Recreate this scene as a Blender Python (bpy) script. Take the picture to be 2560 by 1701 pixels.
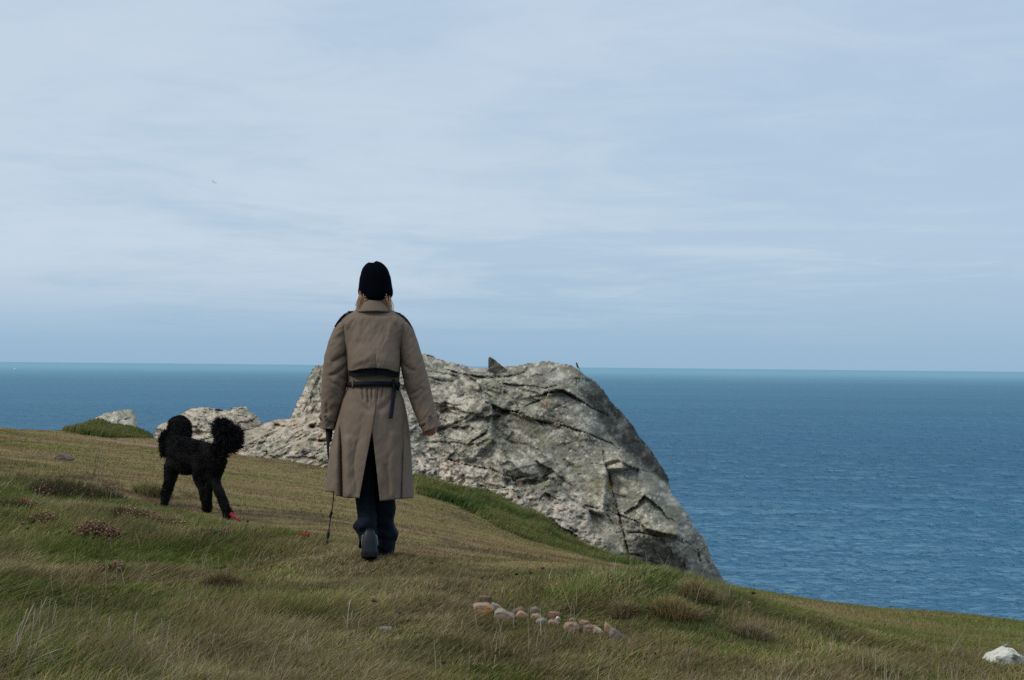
import bpy, bmesh, math, random
import numpy as np
from mathutils import Vector, Matrix

random.seed(7)
RNG = np.random.default_rng(11)
for o in list(bpy.data.objects):
    bpy.data.objects.remove(o, do_unlink=True)
SC = bpy.context.scene
COL = SC.collection
R = math.radians

# ------------------------------------------------------------------ camera
CAM = Vector((0.0, 0.0, 1.6))
FPX = 3555.0                       # focal length in pixels of the 2560 px wide photograph
PITCH, ROLL = R(1.04), R(0.56)
MROT = Matrix.Rotation(math.pi / 2 + PITCH, 3, 'X') @ Matrix.Rotation(ROLL, 3, 'Z')
cd = bpy.data.cameras.new('camera')
cam = bpy.data.objects.new('camera', cd)
COL.objects.link(cam)
cam.matrix_world = Matrix.Translation(CAM) @ MROT.to_4x4()
cd.sensor_width = 36.0
cd.lens = FPX / 2560 * 36.0
cd.clip_start = 0.1
cd.clip_end = 90000
SC.camera = cam

# ------------------------------------------------------------------ sky, sun, exposure
SUN_DIR = Vector((-0.80, -0.25, 0.60)).normalized()      # towards the sun
sun_el = math.asin(SUN_DIR.z)
sun_az = math.atan2(SUN_DIR.x, SUN_DIR.y)
W = bpy.data.worlds.new("World")
SC.world = W
W.use_nodes = True


def N(nt, typ, **kw):
    n = nt.nodes.new(typ)
    for k, v in kw.items():
        if k == 'op':
            n.operation = v
        elif k in n.bl_rna.properties.keys() and not hasattr(n.inputs, k):
            setattr(n, k, v)
    return n


class NT:
    """small helper for node trees"""
    def __init__(s, nt):
        s.nt = nt
        nt.nodes.clear()

    def n(s, typ, **props):
        nd = s.nt.nodes.new(typ)
        for k, v in props.items():
            setattr(nd, k, v)
        return nd

    def l(s, a, b):
        s.nt.links.new(a, b)

    def val(s, sock, v):
        if hasattr(v, 'is_output') or isinstance(v, bpy.types.NodeSocket):
            s.l(v, sock)
        else:
            sock.default_value = v

    def math(s, op, a, b=None, c=None, clamp=False):
        nd = s.n('ShaderNodeMath', operation=op, use_clamp=clamp)
        s.val(nd.inputs[0], a)
        if b is not None:
            s.val(nd.inputs[1], b)
        if c is not None:
            s.val(nd.inputs[2], c)
        return nd.outputs[0]

    def vmath(s, op, a, b=None):
        nd = s.n('ShaderNodeVectorMath', operation=op)
        s.val(nd.inputs[0], a)
        if b is not None:
            s.val(nd.inputs[1], b)
        return nd.outputs[0]

    def mix(s, f, a, b, blend='MIX'):
        nd = s.n('ShaderNodeMix', data_type='RGBA', blend_type=blend)
        s.val(nd.inputs[0], f)
        for i, v in ((6, a), (7, b)):
            if not isinstance(v, bpy.types.NodeSocket) and len(v) == 3:
                v = (*v, 1)
            s.val(nd.inputs[i], v)
        return nd.outputs[2]

    def noise(s, vec, scale, detail=4, rough=0.5, dist=0.0, lac=2.0):
        nd = s.n('ShaderNodeTexNoise')
        s.l(vec, nd.inputs['Vector'])
        nd.inputs['Scale'].default_value = scale
        nd.inputs['Detail'].default_value = detail
        nd.inputs['Roughness'].default_value = rough
        nd.inputs['Distortion'].default_value = dist
        nd.inputs['Lacunarity'].default_value = lac
        return nd.outputs['Fac']

    def voro(s, vec, scale, feature='F1', rnd=1.0):
        nd = s.n('ShaderNodeTexVoronoi', feature=feature)
        s.l(vec, nd.inputs['Vector'])
        nd.inputs['Scale'].default_value = scale
        nd.inputs['Randomness'].default_value = rnd
        return nd

    def ramp(s, fac, a, b, lo=0.0, hi=1.0, smooth=True):
        nd = s.n('ShaderNodeMapRange')
        if smooth:
            nd.interpolation_type = 'SMOOTHSTEP'
        s.val(nd.inputs[0], fac)
        nd.inputs[1].default_value = a
        nd.inputs[2].default_value = b
        nd.inputs[3].default_value = lo
        nd.inputs[4].default_value = hi
        return nd.outputs[0]

    def scale(s, vec, sc, rot=(0, 0, 0)):
        nd = s.n('ShaderNodeMapping')
        s.l(vec, nd.inputs[0])
        nd.inputs['Rotation'].default_value = rot
        nd.inputs['Scale'].default_value = sc
        return nd.outputs[0]


w = NT(W.node_tree)
out = w.n('ShaderNodeOutputWorld')
bg = w.n('ShaderNodeBackground')
sky = w.n('ShaderNodeTexSky', sky_type='NISHITA')
sky.sun_disc = False
sky.sun_elevation = sun_el
sky.sun_rotation = sun_az
sky.air_density = 1.0
sky.dust_density = 0.6
sky.ozone_density = 1.5
tc = w.n('ShaderNodeTexCoord')
dirv = w.vmath('NORMALIZE', tc.outputs['Generated'])
sep = w.n('ShaderNodeSeparateXYZ')
w.l(dirv, sep.inputs[0])
elev = w.math('ABSOLUTE', sep.outputs['Z'])
den = w.math('ADD', elev, 0.05)
cx = w.math('DIVIDE', sep.outputs['X'], den)
cy = w.math('DIVIDE', sep.outputs['Y'], den)
cmb = w.n('ShaderNodeCombineXYZ')
w.l(cx, cmb.inputs[0])
w.l(cy, cmb.inputs[1])
cl_vec = cmb.outputs[0]
# elevation gradient of the thin cloud sheet (values are radiance / 0.1)
g1 = w.ramp(elev, 0.0, 0.10)
g2 = w.ramp(elev, 0.09, 0.30)
hor = (3.00, 4.78, 6.70)
mid = (4.65, 6.08, 7.50)
top = (4.95, 6.25, 7.80)
grad = w.mix(g2, w.mix(g1, hor, mid), top)
n_big = w.noise(w.scale(cl_vec, (0.55, 0.62, 1), (0, 0, R(8))), 0.55, 7, 0.6, 0.8)
n_mid = w.noise(w.scale(cl_vec, (1.1, 1.1, 1), (0, 0, R(-5))), 1.5, 7, 0.62, 1.0)
cover = w.math('ADD', w.math('MULTIPLY', n_big, 0.7), w.math('MULTIPLY', n_mid, 0.3))
# whiter towards the sun's side (left), bluer to the right
side = w.math('MULTIPLY_ADD', sep.outputs['X'], -0.30, cover)
fade = w.ramp(elev, 0.004, 0.07)
veil = w.math('MULTIPLY', w.ramp(side, 0.37, 0.67), fade)
veil2 = w.math('MULTIPLY', w.ramp(side, 0.54, 0.34), fade)
cloudc = w.mix(veil, grad, w.mix(g1, (4.7, 6.0, 7.6), (5.9, 6.95, 8.15)))
cloudc = w.mix(w.math('MULTIPLY', veil2, 0.75), cloudc, w.mix(g1, (3.25, 4.75, 6.65), (4.40, 5.75, 7.50)))
# the overcast grows brighter and whiter towards the zenith
g3 = w.ramp(elev, 0.22, 0.95)
cloudc = w.mix(g3, cloudc, w.vmath('MULTIPLY', cloudc, (2.3, 2.0, 1.7)))
skyc = w.mix(0.90, sky.outputs[0], cloudc)
w.l(skyc, bg.inputs['Color'])
bg.inputs['Strength'].default_value = 0.1
w.l(bg.outputs[0], out.inputs['Surface'])

ld = bpy.data.lights.new('sun', 'SUN')
ld.energy = 1.5
ld.angle = R(11)
ld.color = (1.0, 0.95, 0.87)
sun = bpy.data.objects.new('sun', ld)
COL.objects.link(sun)
sun.rotation_euler = SUN_DIR.to_track_quat('Z', 'Y').to_euler()
sun.location = (-20, -10, 30)

SC.view_settings.view_transform = 'Standard'
SC.view_settings.look = 'None'
SC.view_settings.exposure = 0.0
SC.view_settings.gamma = 1.0
SC.view_settings.use_curve_mapping = False
SC.render.engine = 'CYCLES'
SC.cycles.max_bounces = 5
SC.cycles.diffuse_bounces = 2
SC.cycles.glossy_bounces = 2
SC.cycles.transmission_bounces = 2
SC.cycles.transparent_max_bounces = 4
SC.cycles.use_denoising = False
SC.cycles.sample_clamp_indirect = 4.0

# ------------------------------------------------------------------ generic helpers
CAMN = np.array(CAM)
MN = np.array(MROT)


def at(px, py, Y):
    """point of the place that lies Y metres in front of the camera, on the sight line of a pixel of the photograph"""
    d = MROT @ Vector(((px - 1280) / FPX, -(py - 850.5) / FPX, -1.0))
    return CAM + d * (Y / d.y)


def at_np(px, py, Y):
    px, py, Y = np.broadcast_arrays(np.asarray(px, float), np.asarray(py, float), np.asarray(Y, float))
    d = np.stack([(px - 1280) / FPX, -(py - 850.5) / FPX, -np.ones_like(px)], -1) @ MN.T
    return CAMN + d * (Y / d[..., 1])[..., None]


def _hash(ix, iy, iz, seed):
    h = (ix.astype(np.uint32) * np.uint32(374761393) + iy.astype(np.uint32) * np.uint32(668265263)
         + iz.astype(np.uint32) * np.uint32(2147483647) + np.uint32(seed * 1274126177 & 0xffffffff))
    h = (h ^ (h >> np.uint32(13))) * np.uint32(1274126177)
    h = (h ^ (h >> np.uint32(16))) * np.uint32(2246822519)
    h = h ^ (h >> np.uint32(15))
    return h.astype(np.float64) / 4294967295.0


def vnoise(p, seed=0):
    i = np.floor(p).astype(np.int64)
    f = p - i
    f = f * f * f * (f * (f * 6 - 15) + 10)
    r = 0
    for dx in (0, 1):
        wx = f[..., 0] if dx else 1 - f[..., 0]
        for dy in (0, 1):
            wy = f[..., 1] if dy else 1 - f[..., 1]
            for dz in (0, 1):
                wz = f[..., 2] if dz else 1 - f[..., 2]
                r = r + wx * wy * wz * _hash(i[..., 0] + dx, i[..., 1] + dy, i[..., 2] + dz, seed)
    return r * 2 - 1


def fbm(p, oct=4, seed=0, gain=0.5, lac=2.03):
    p = np.asarray(p, float)
    a, s, t = 1.0, 0.0, 0.0
    for k in range(oct):
        s = s + a * vnoise(p, seed + k * 17)
        t += a
        a *= gain
        p = p * lac + 3.7
    return s / t


def fbm2(x, y, oct=4, seed=0, gain=0.5):
    return fbm(np.stack([x, y, np.zeros_like(x) + seed * 0.37], -1), oct, seed, gain)


def worley2(x, y, seed=0):
    """F1, F2, random id and offset to the cell point of 2-D cells"""
    ix, iy = np.floor(x).astype(np.int64), np.floor(y).astype(np.int64)
    f1 = np.full(x.shape, 9.0)
    f2 = np.full(x.shape, 9.0)
    cid = np.zeros(x.shape)
    ox = np.zeros(x.shape)
    oy = np.zeros(x.shape)
    z = np.zeros_like(ix)
    for dx in (-1, 0, 1):
        for dy in (-1, 0, 1):
            jx, jy = ix + dx, iy + dy
            qx = jx + _hash(jx, jy, z, seed)
            qy = jy + _hash(jx, jy, z + 1, seed)
            d = np.hypot(x - qx, y - qy)
            c = _hash(jx, jy, z + 2, seed)
            m = d < f1
            f2 = np.where(m, f1, np.minimum(f2, d))
            f1 = np.where(m, d, f1)
            cid = np.where(m, c, cid)
            ox = np.where(m, x - qx, ox)
            oy = np.where(m, y - qy, oy)
    return f1, f2, cid, ox, oy


def sstep(x, a, b):
    t = np.clip((x - a) / (b - a), 0, 1)
    return t * t * (3 - 2 * t)


def seg_dist(x, y, pts):
    """distance to a polyline, and which side (+ = right of travel in pixel space)"""
    best = np.full(np.shape(x), 1e9)
    side = np.zeros(np.shape(x))
    for (ax, ay), (bx, by) in zip(pts[:-1], pts[1:]):
        dx, dy = bx - ax, by - ay
        L = dx * dx + dy * dy
        t = np.clip(((x - ax) * dx + (y - ay) * dy) / L, 0, 1)
        d = np.hypot(x - ax - t * dx, y - ay - t * dy)
        c = dx * (y - ay) - dy * (x - ax)
        m = d < best
        side = np.where(m, np.sign(c), side)
        best = np.minimum(best, d)
    return best, side


def in_poly(x, y, poly):
    ins = np.zeros(np.shape(x), bool)
    n = len(poly)
    for i in range(n):
        ax, ay = poly[i]
        bx, by = poly[(i + 1) % n]
        c = (ay > y) != (by > y)
        xi = (bx - ax) * (y - ay) / ((by - ay) if by != ay else 1e-9) + ax
        ins ^= c & (x < xi)
    return ins


def tps_fit(P, v, lam=1e-4):
    P = np.asarray(P, float)
    v = np.asarray(v, float)
    n, k = P.shape
    d = np.sqrt(((P[:, None] - P[None]) ** 2).sum(-1))
    K = np.where(d > 0, d * d * np.log(d + 1e-12), 0) + lam * np.eye(n)
    A = np.zeros((n + k + 1, n + k + 1))
    A[:n, :n] = K
    A[:n, n] = A[n, :n] = 1
    A[:n, n + 1:] = P
    A[n + 1:, :n] = P.T
    b = np.zeros(n + k + 1)
    b[:n] = v
    c = np.linalg.solve(A, b)
    return P, c


def tps_eval(m, Q):
    P, c = m
    Q = np.asarray(Q, float)
    sh = Q.shape[:-1]
    Q = Q.reshape(-1, P.shape[1])
    o = np.empty(len(Q))
    n = len(P)
    for s in range(0, len(Q), 40000):
        q = Q[s:s + 40000]
        d2 = ((q[:, None] - P[None]) ** 2).sum(-1)
        K = np.where(d2 > 0, 0.5 * d2 * np.log(d2 + 1e-12), 0)
        o[s:s + 40000] = K @ c[:n] + c[n] + q @ c[n + 1:]
    return o.reshape(sh)


def np_mesh(name, V, F, cols=None, smooth=False, attrs=None, recalc=False):
    """V (n,3); F list of arrays (m,3) / (m,4)"""
    me = bpy.data.meshes.new(name)
    V = np.ascontiguousarray(V, np.float32)
    if not isinstance(F, (list, tuple)):
        F = [F]
    F = [np.asarray(f, np.int32) for f in F if len(f)]
    loops = np.concatenate([f.ravel() for f in F])
    tot = np.concatenate([np.full(len(f), f.shape[1], np.int32) for f in F])
    start = np.concatenate([[0], np.cumsum(tot)[:-1]]).astype(np.int32)
    me.vertices.add(len(V))
    me.vertices.foreach_set('co', V.ravel())
    me.loops.add(len(loops))
    me.loops.foreach_set('vertex_index', loops)
    me.polygons.add(len(tot))
    me.polygons.foreach_set('loop_start', start)
    me.polygons.foreach_set('loop_total', tot)
    me.update(calc_edges=True)
    me.validate()
    if recalc:
        b_ = bmesh.new()
        b_.from_mesh(me)
        bmesh.ops.recalc_face_normals(b_, faces=b_.faces)
        b_.to_mesh(me)
        b_.free()
    if smooth:
        me.polygons.foreach_set('use_smooth', np.ones(len(me.polygons), bool))
    if cols is not None:
        put_col(me, 'col', cols)
    for k, a in (attrs or {}).items():
        at_ = me.attributes.new(k, 'FLOAT', 'POINT')
        at_.data.foreach_set('value', np.ascontiguousarray(a, np.float32))
    return me


def put_col(me, name, cols):
    a = me.color_attributes.new(name, 'FLOAT_COLOR', 'POINT')
    c = np.ones((len(me.vertices), 4), np.float32)
    c[:, :3] = cols
    a.data.foreach_set('color', c.ravel())


def link(name, me, mat=None, parent=None, loc=None):
    o = bpy.data.objects.new(name, me)
    COL.objects.link(o)
    if mat is not None and me is not None and not me.materials:
        me.materials.append(mat)
    if parent is not None:
        o.parent = parent
    if loc is not None:
        o.location = loc
    return o


def tag(o, label=None, cat=None, group=None, kind=None):
    for k, v in (('label', label), ('category', cat), ('group', group), ('kind', kind)):
        if v:
            o[k] = v
    return o


def empty(name, loc, label, cat, group=None):
    o = bpy.data.objects.new(name, None)
    COL.objects.link(o)
    o.location = loc
    o.empty_display_size = 0.1
    return tag(o, label, cat, group)


def grid_faces(nu, nv, wrap_u=False):
    """quads of a (nv rows, nu columns) grid, row-major"""
    cu = nu if wrap_u else nu - 1
    i = np.arange(nv - 1)[:, None] * nu
    j = np.arange(cu)[None]
    j2 = (j + 1) % nu
    return np.stack([(i + j), (i + j2), (i + nu + j2), (i + nu + j)], -1).reshape(-1, 4)


def remesh(me, voxel, smooth_it=0):
    """one closed continuous surface round everything in the mesh"""
    o = bpy.data.objects.new('tmp', me)
    COL.objects.link(o)
    m = o.modifiers.new('r', 'REMESH')
    m.mode = 'VOXEL'
    m.voxel_size = voxel
    if smooth_it:
        s = o.modifiers.new('s', 'SMOOTH')
        s.iterations = smooth_it
        s.factor = 0.5
    bpy.context.view_layer.update()
    dg = bpy.context.evaluated_depsgraph_get()
    new = bpy.data.meshes.new_from_object(o.evaluated_get(dg))
    bpy.data.objects.remove(o, do_unlink=True)
    new.polygons.foreach_set('use_smooth', np.ones(len(new.polygons), bool))
    return new


_sph = None


def capsules(caps):
    """mesh of tapered capsules: (p0, r0, p1, r1)"""
    bm = bmesh.new()
    for p0, r0, p1, r1 in caps:
        vs = []
        for p, r in ((p0, r0), (p1, r1)):
            rr = (r, r, r) if not hasattr(r, '__len__') else r
            for i in range(1, 6):
                ph = math.pi * i / 6
                for j in range(10):
                    t = 2 * math.pi * j / 10
                    vs.append(bm.verts.new((p[0] + rr[0] * math.sin(ph) * math.cos(t), p[1] + rr[1] * math.sin(ph) * math.sin(t),
                                            p[2] + rr[2] * math.cos(ph))))
            vs.append(bm.verts.new((p[0], p[1], p[2] + rr[2])))
            vs.append(bm.verts.new((p[0], p[1], p[2] - rr[2])))
        res = bmesh.ops.convex_hull(bm, input=vs)
        dele = [g for g in res['geom_interior'] if isinstance(g, bmesh.types.BMVert)]
        dele += [g for g in res['geom_unused'] if isinstance(g, bmesh.types.BMVert)]
        bmesh.ops.delete(bm, geom=list(set(dele)), context='VERTS')
    me = bpy.data.meshes.new('caps')
    bm.to_mesh(me)
    bm.free()
    return me


def get_co(me):
    a = np.empty(len(me.vertices) * 3, np.float32)
    me.vertices.foreach_get('co', a)
    return a.reshape(-1, 3).astype(float)


def get_no(me):
    a = np.empty(len(me.vertices) * 3, np.float32)
    me.vertices.foreach_get('normal', a)
    return a.reshape(-1, 3).astype(float)


def set_co(me, V):
    me.vertices.foreach_set('co', np.ascontiguousarray(V, np.float32).ravel())
    me.update()


def tubes(paths, radii, sides=5):
    """paths: list of (k,3) arrays, radii: list of (k,) -> V, F of closed-ended tubes"""
    Vs, Fs, b = [], [], 0
    for P, r in zip(paths, radii):
        P = np.asarray(P, float)
        r = np.asarray(r, float)
        k = len(P)
        T = np.gradient(P, axis=0)
        T /= np.linalg.norm(T, axis=1)[:, None] + 1e-12
        ref = np.array([0.13, 0.98, 0.1])
        A = np.cross(T, ref)
        A /= np.linalg.norm(A, axis=1)[:, None] + 1e-9
        B = np.cross(T, A)
        t = np.arange(sides) * 2 * math.pi / sides
        ring = P[:, None] + r[:, None, None] * (np.cos(t)[None, :, None] * A[:, None] + np.sin(t)[None, :, None] * B[:, None])
        Vs.append(ring.reshape(-1, 3))
        Vs.append(P[[0, -1]])
        Fs.append(grid_faces(sides, k, True) + b)
        c0, c1 = b + k * sides, b + k * sides + 1
        j = np.arange(sides)
        j2 = (j + 1) % sides
        cap0 = np.stack([np.full(sides, c0), b + j2, b + j, b + j], -1)[:, :3]
        cap1 = np.stack([np.full(sides, c1), b + (k - 1) * sides + j, b + (k - 1) * sides + j2], -1)
        Fs.append(np.concatenate([cap0, cap1]))
        b += k * sides + 2
    quads = np.concatenate([f for f in Fs if f.shape[1] == 4])
    tris = np.concatenate([f for f in Fs if f.shape[1] == 3])
    return np.concatenate(Vs), [quads, tris]


# ------------------------------------------------------------------ materials
def new_mat(name):
    m = bpy.data.materials.new(name)
    m.use_nodes = True
    return m, NT(m.node_tree)


def principled(t, color=None, rough=0.6, spec=0.3, normal=None):
    o = t.n('ShaderNodeOutputMaterial')
    b = t.n('ShaderNodeBsdfPrincipled')
    if color is not None:
        if not isinstance(color, bpy.types.NodeSocket) and len(color) == 3:
            color = (*color, 1)
        t.val(b.inputs['Base Color'], color)
    t.val(b.inputs['Roughness'], rough)
    t.val(b.inputs['Specular IOR Level'], spec)
    if normal is not None:
        t.l(normal, b.inputs['Normal'])
    t.l(b.outputs[0], o.inputs[0])
    return b


def bump(t, h, strength, dist, normal=None):
    nd = t.n('ShaderNodeBump')
    nd.inputs['Strength'].default_value = strength
    nd.inputs['Distance'].default_value = dist
    t.l(h, nd.inputs['Height'])
    if normal is not None:
        t.l(normal, nd.inputs['Normal'])
    return nd.outputs[0]


def obj_co(t):
    return t.n('ShaderNodeTexCoord').outputs['Object']


def cloth_mat(name, c1, c2, weave=900.0, bscale=28.0, bstr=0.25, rough=0.85, spec=0.2):
    m, t = new_mat(name)
    co = obj_co(t)
    n1 = t.noise(co, bscale * 0.25, 4, 0.6)
    c = t.mix(t.ramp(n1, 0.35, 0.65), c1, c2)
    n2 = t.noise(t.scale(co, (1, 1, 0.6)), bscale, 4, 0.55, 0.6)
    n3 = t.noise(co, weave, 1)
    c = t.mix(t.ramp(n3, 0.3, 0.7, 0, 0.25), c, tuple(x * 0.7 for x in c1))
    h = t.math('MULTIPLY_ADD', n3, 0.03, n2)
    principled(t, c, rough, spec, bump(t, h, bstr, 0.012))
    return m


def plain_mat(name, c1, c2=None, scale=20.0, rough=0.6, spec=0.3, bstr=0.2, bdist=0.004):
    m, t = new_mat(name)
    co = obj_co(t)
    n1 = t.noise(co, scale, 5, 0.6)
    c = t.mix(t.ramp(n1, 0.35, 0.65), c1, c2 or tuple(x * 0.7 for x in c1))
    principled(t, c, rough, spec, bump(t, n1, bstr, bdist))
    return m


def leaf_mat(name, trans=0.3, rough=0.7):
    m, t = new_mat(name)
    a = t.n('ShaderNodeAttribute', attribute_name='col')
    o = t.n('ShaderNodeOutputMaterial')
    d = t.n('ShaderNodeBsdfPrincipled')
    t.l(a.outputs['Color'], d.inputs['Base Color'])
    d.inputs['Roughness'].default_value = rough
    d.inputs['Specular IOR Level'].default_value = 0.15
    tr = t.n('ShaderNodeBsdfTranslucent')
    t.l(a.outputs['Color'], tr.inputs['Color'])
    mx = t.n('ShaderNodeMixShader')
    mx.inputs[0].default_value = trans
    t.l(d.outputs[0], mx.inputs[1])
    t.l(tr.outputs[0], mx.inputs[2])
    t.l(mx.outputs[0], o.inputs[0])
    return m


M_LEAF = leaf_mat('leaf_blades')
M_DRY = leaf_mat('dry_plant', 0.1, 0.9)
# ------------------------------------------------------------------ sea
SEA_Z = -28.5


def build_sea():
    # rows and columns are dense over the nearer water in front of the cliffs, where single waves can be told apart
    near = (30.1 / np.linspace(0.195, 0.022, 350))
    rad = np.concatenate([[0.5], np.geomspace(20, 148, 8), near, np.geomspace(1420, 45000, 40)])
    th = math.pi / 2 + np.concatenate([np.linspace(-0.50, 0.50, 430), np.linspace(0.58, 2 * math.pi - 0.58, 40)])
    nth = len(th)
    RR, TT = np.meshgrid(rad, th, indexing='ij')
    X, Y = RR * np.cos(TT), RR * np.sin(TT)
    c, s_ = math.cos(0.12), math.sin(0.12)
    U, Wv = X * c + Y * s_, -X * s_ + Y * c
    warp = fbm2(U / 14, Wv / 14, 2, 5) * 1.5
    z = 2.15 * (0.20 * (1 - 2 * np.abs(fbm2(U / 4.4 + warp, Wv / 3.4 + warp, 3, 7))) + 0.30 * fbm2(U / 11, Wv / 7.5, 3, 8) + 0.11 * (1 - 2 * np.abs(fbm2(U / 1.9, Wv / 1.4, 2, 9))))
    z = z * sstep(RR, 100, 150) * (0.8 + RR / 900.0) * (1 - 0.97 * sstep(RR, 1000, 1420)) * sstep(np.sin(TT), 0.80, 0.86)
    V = np.stack([X, Y, z], -1).reshape(-1, 3)
    me = np_mesh('sea', V, grid_faces(nth, len(rad), True), smooth=True)
    m, t = new_mat('sea_water')
    co = obj_co(t)
    ln = t.n('ShaderNodeVectorMath', operation='LENGTH')
    t.l(co, ln.inputs[0])
    dist = ln.outputs['Value']
    a = t.noise(t.scale(co, (0.9, 1.7, 1), (0, 0, R(6))), 1.0, 3, 0.6, 0.4)
    b = t.noise(t.scale(co, (0.035, 0.085, 1), (0, 0, R(-9))), 1.0, 5, 0.65, 0.5)
    c = t.noise(t.scale(co, (0.006, 0.022, 1), (0, 0, R(5))), 1.0, 6, 0.7, 0.4)
    h = t.math('ADD', t.math('MULTIPLY', c, t.ramp(dist, 300, 2500, 0.5, 14.0)), t.math('ADD', t.math('MULTIPLY', a, 0.16), t.math('MULTIPLY', b, 1.4)))
    nrm = bump(t, h, 1.0, 0.6)
    patch = t.noise(t.scale(co, (0.0012, 0.006, 1), (0, 0, R(7))), 1.0, 5, 0.6, 0.6)
    deep = t.mix(t.ramp(patch, 0.35, 0.7), (0.001, 0.031, 0.064), (0.002, 0.045, 0.088))
    # paler, greener far water: cloud light and haze painted into its colour
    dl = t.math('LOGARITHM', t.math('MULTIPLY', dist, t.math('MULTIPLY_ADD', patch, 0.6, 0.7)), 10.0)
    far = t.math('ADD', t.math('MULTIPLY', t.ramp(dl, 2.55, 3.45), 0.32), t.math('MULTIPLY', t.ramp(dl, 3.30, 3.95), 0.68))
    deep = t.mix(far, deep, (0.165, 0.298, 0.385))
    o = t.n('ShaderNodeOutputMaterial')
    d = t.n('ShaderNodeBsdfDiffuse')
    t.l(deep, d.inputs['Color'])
    g = t.n('ShaderNodeBsdfGlossy')
    g.inputs['Roughness'].default_value = 0.12
    g.inputs['Color'].default_value = (0.50, 0.80, 1.0, 1)
    t.l(nrm, g.inputs['Normal'])
    fr = t.n('ShaderNodeFresnel')
    fr.inputs['IOR'].default_value = 1.33
    t.l(nrm, fr.inputs['Normal'])
    mx = t.n('ShaderNodeMixShader')
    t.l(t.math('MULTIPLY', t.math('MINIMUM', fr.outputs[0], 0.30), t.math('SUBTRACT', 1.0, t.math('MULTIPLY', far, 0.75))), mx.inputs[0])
    t.l(d.outputs[0], mx.inputs[1])
    t.l(g.outputs[0], mx.inputs[2])
    t.l(mx.outputs[0], o.inputs[0])
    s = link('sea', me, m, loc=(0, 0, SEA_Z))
    tag(s, 'deep blue sea with small wind ripples reaching to the level horizon', kind='structure')


build_sea()

# ------------------------------------------------------------------ ground
def hzn(px):
    return 902.0 + (px / 2560.0) * 25.0


G_PTS = [  # pixel of the photograph, distance
    # left column
    (0, 1701, 4.9), (0, 1560, 6.2), (0, 1400, 8.2), (0, 1270, 10.6), (0, 1182, 13.2), (0, 1120, 17.5), (0, 1074, 24.0),
    (108, 1081, 24.2), (200, 1092, 23.6),
    (260, 1701, 5.1), (260, 1400, 8.6), (260, 1290, 10.8), (250, 1200, 13.2), (250, 1140, 18.0),
    (385, 1104, 24.6), (520, 1118, 24.4),
    (500, 1701, 5.3), (500, 1560, 6.5), (500, 1430, 8.6), (480, 1330, 10.6), (411, 1262, 12.4), (517, 1284, 12.1), (572, 1299, 11.8),
    (500, 1200, 16.5), (607, 1141, 23.6), (700, 1152, 23.5), (813, 1173, 23.4),
    (760, 1352, 9.4), (720, 1240, 15.0), (720, 1600, 6.3),
    (940, 1701, 5.6), (940, 1560, 6.7), (915, 1403, 8.17), (965, 1404, 8.3), (960, 1380, 9.6), (960, 1330, 12.0), (990, 1262, 16.8),
    (1030, 1195, 23.3),
    (1100, 1418, 8.5), (1110, 1395, 10.0), (1130, 1290, 17.8),
    (1280, 1701, 5.8), (1280, 1540, 7.0), (1280, 1442, 8.3), (1290, 1420, 10.4), (1290, 1345, 17.2), (1200, 1240, 22.6),
    (1345, 1305, 22.6), (1250, 1318, 18.8), (1350, 1362, 18.8), (1450, 1392, 19.0), (1560, 1420, 19.4), (1460, 1375, 22.0), (1560, 1425, 22.0),
    (1430, 1430, 8.6), (1440, 1425, 11.0),
    (1600, 1701, 6.0), (1620, 1590, 6.7), (1620, 1510, 7.1), (1620, 1436, 7.7), (1540, 1446, 7.9), (1700, 1456, 7.8), (1620, 1440, 9.6), (1640, 1437, 14.0),
    (1700, 1452, 18.0), (1820, 1472, 16.4), (1800, 1490, 7.8), (1800, 1600, 6.8),
    (1820, 1486, 11.0), (2000, 1560, 7.6), (2000, 1701, 6.1), (2000, 1540, 10.5), (2100, 1529, 14.4), (1960, 1503, 15.2),
    (2300, 1628, 7.4), (2300, 1701, 6.4), (2330, 1590, 9.5), (2330, 1552, 13.6), (2560, 1664, 7.0), (2560, 1701, 6.5), (2560, 1600, 9.6), (2560, 1563, 13.0),
]
gp, gv = [], []
for px, py, Y in G_PTS:
    v = at(px, py, Y)
    gp.append((v.x, v.y))
    gv.append(v.z)
for x, y, z in ((0, 0, 0.0), (0, 3, 0.12), (-3, 1, 0.35), (3, 1, -0.05), (-3, 4, 0.5), (2.6, 4, 0.1), (-12, 5, 1.6), (-14, 16, 1.4), (-16, 26, 0.9),
                (8, 5, -1.0), (9, 10, -2.3), (-5, -8, 0.4), (5, -8, -0.3), (14, 2, -2.2), (-20, 0, 2.0)):
    gp.append((x, y))
    gv.append(z)
G_TPS = tps_fit(gp, gv, 2e-3)
EDGE_X = [-40, -16, -10, -8.6, -7.2, -5.6, -3, 1.2, 1.9, 2.5, 3.3, 4.7, 7, 12, 25]
EDGE_Y = [25, 25, 24.6, 24.6, 24.8, 27.2, 27.5, 27.0, 20.6, 17.2, 14.9, 13.2, 11, 7, 2]
RB_PX = [-900, 0, 240, 420, 540, 700, 860, 940, 1100, 1300, 1500, 1620, 1800, 2000, 2300, 2560, 3200]
RB_Y = [14, 13.0, 12.5, 11.9, 11.3, 9.9, 8.9, 8.55, 8.45, 8.45, 8.35, 8.2, 8.0, 7.75, 7.55, 7.3, 6.8]


def pix_of(x, y):
    return 1280 + np.asarray(x) / np.maximum(np.asarray(y), 0.5) * FPX


def rough_mask(x, y):
    """1 in the long rough grass near the camera, 0 on the short turf"""
    b = np.interp(pix_of(x, y), RB_PX, RB_Y)
    b = b + 0.35 * fbm2(x * 1.1, y * 1.1, 3, 5)
    return sstep(b - y, -0.18, 0.22)


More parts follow.
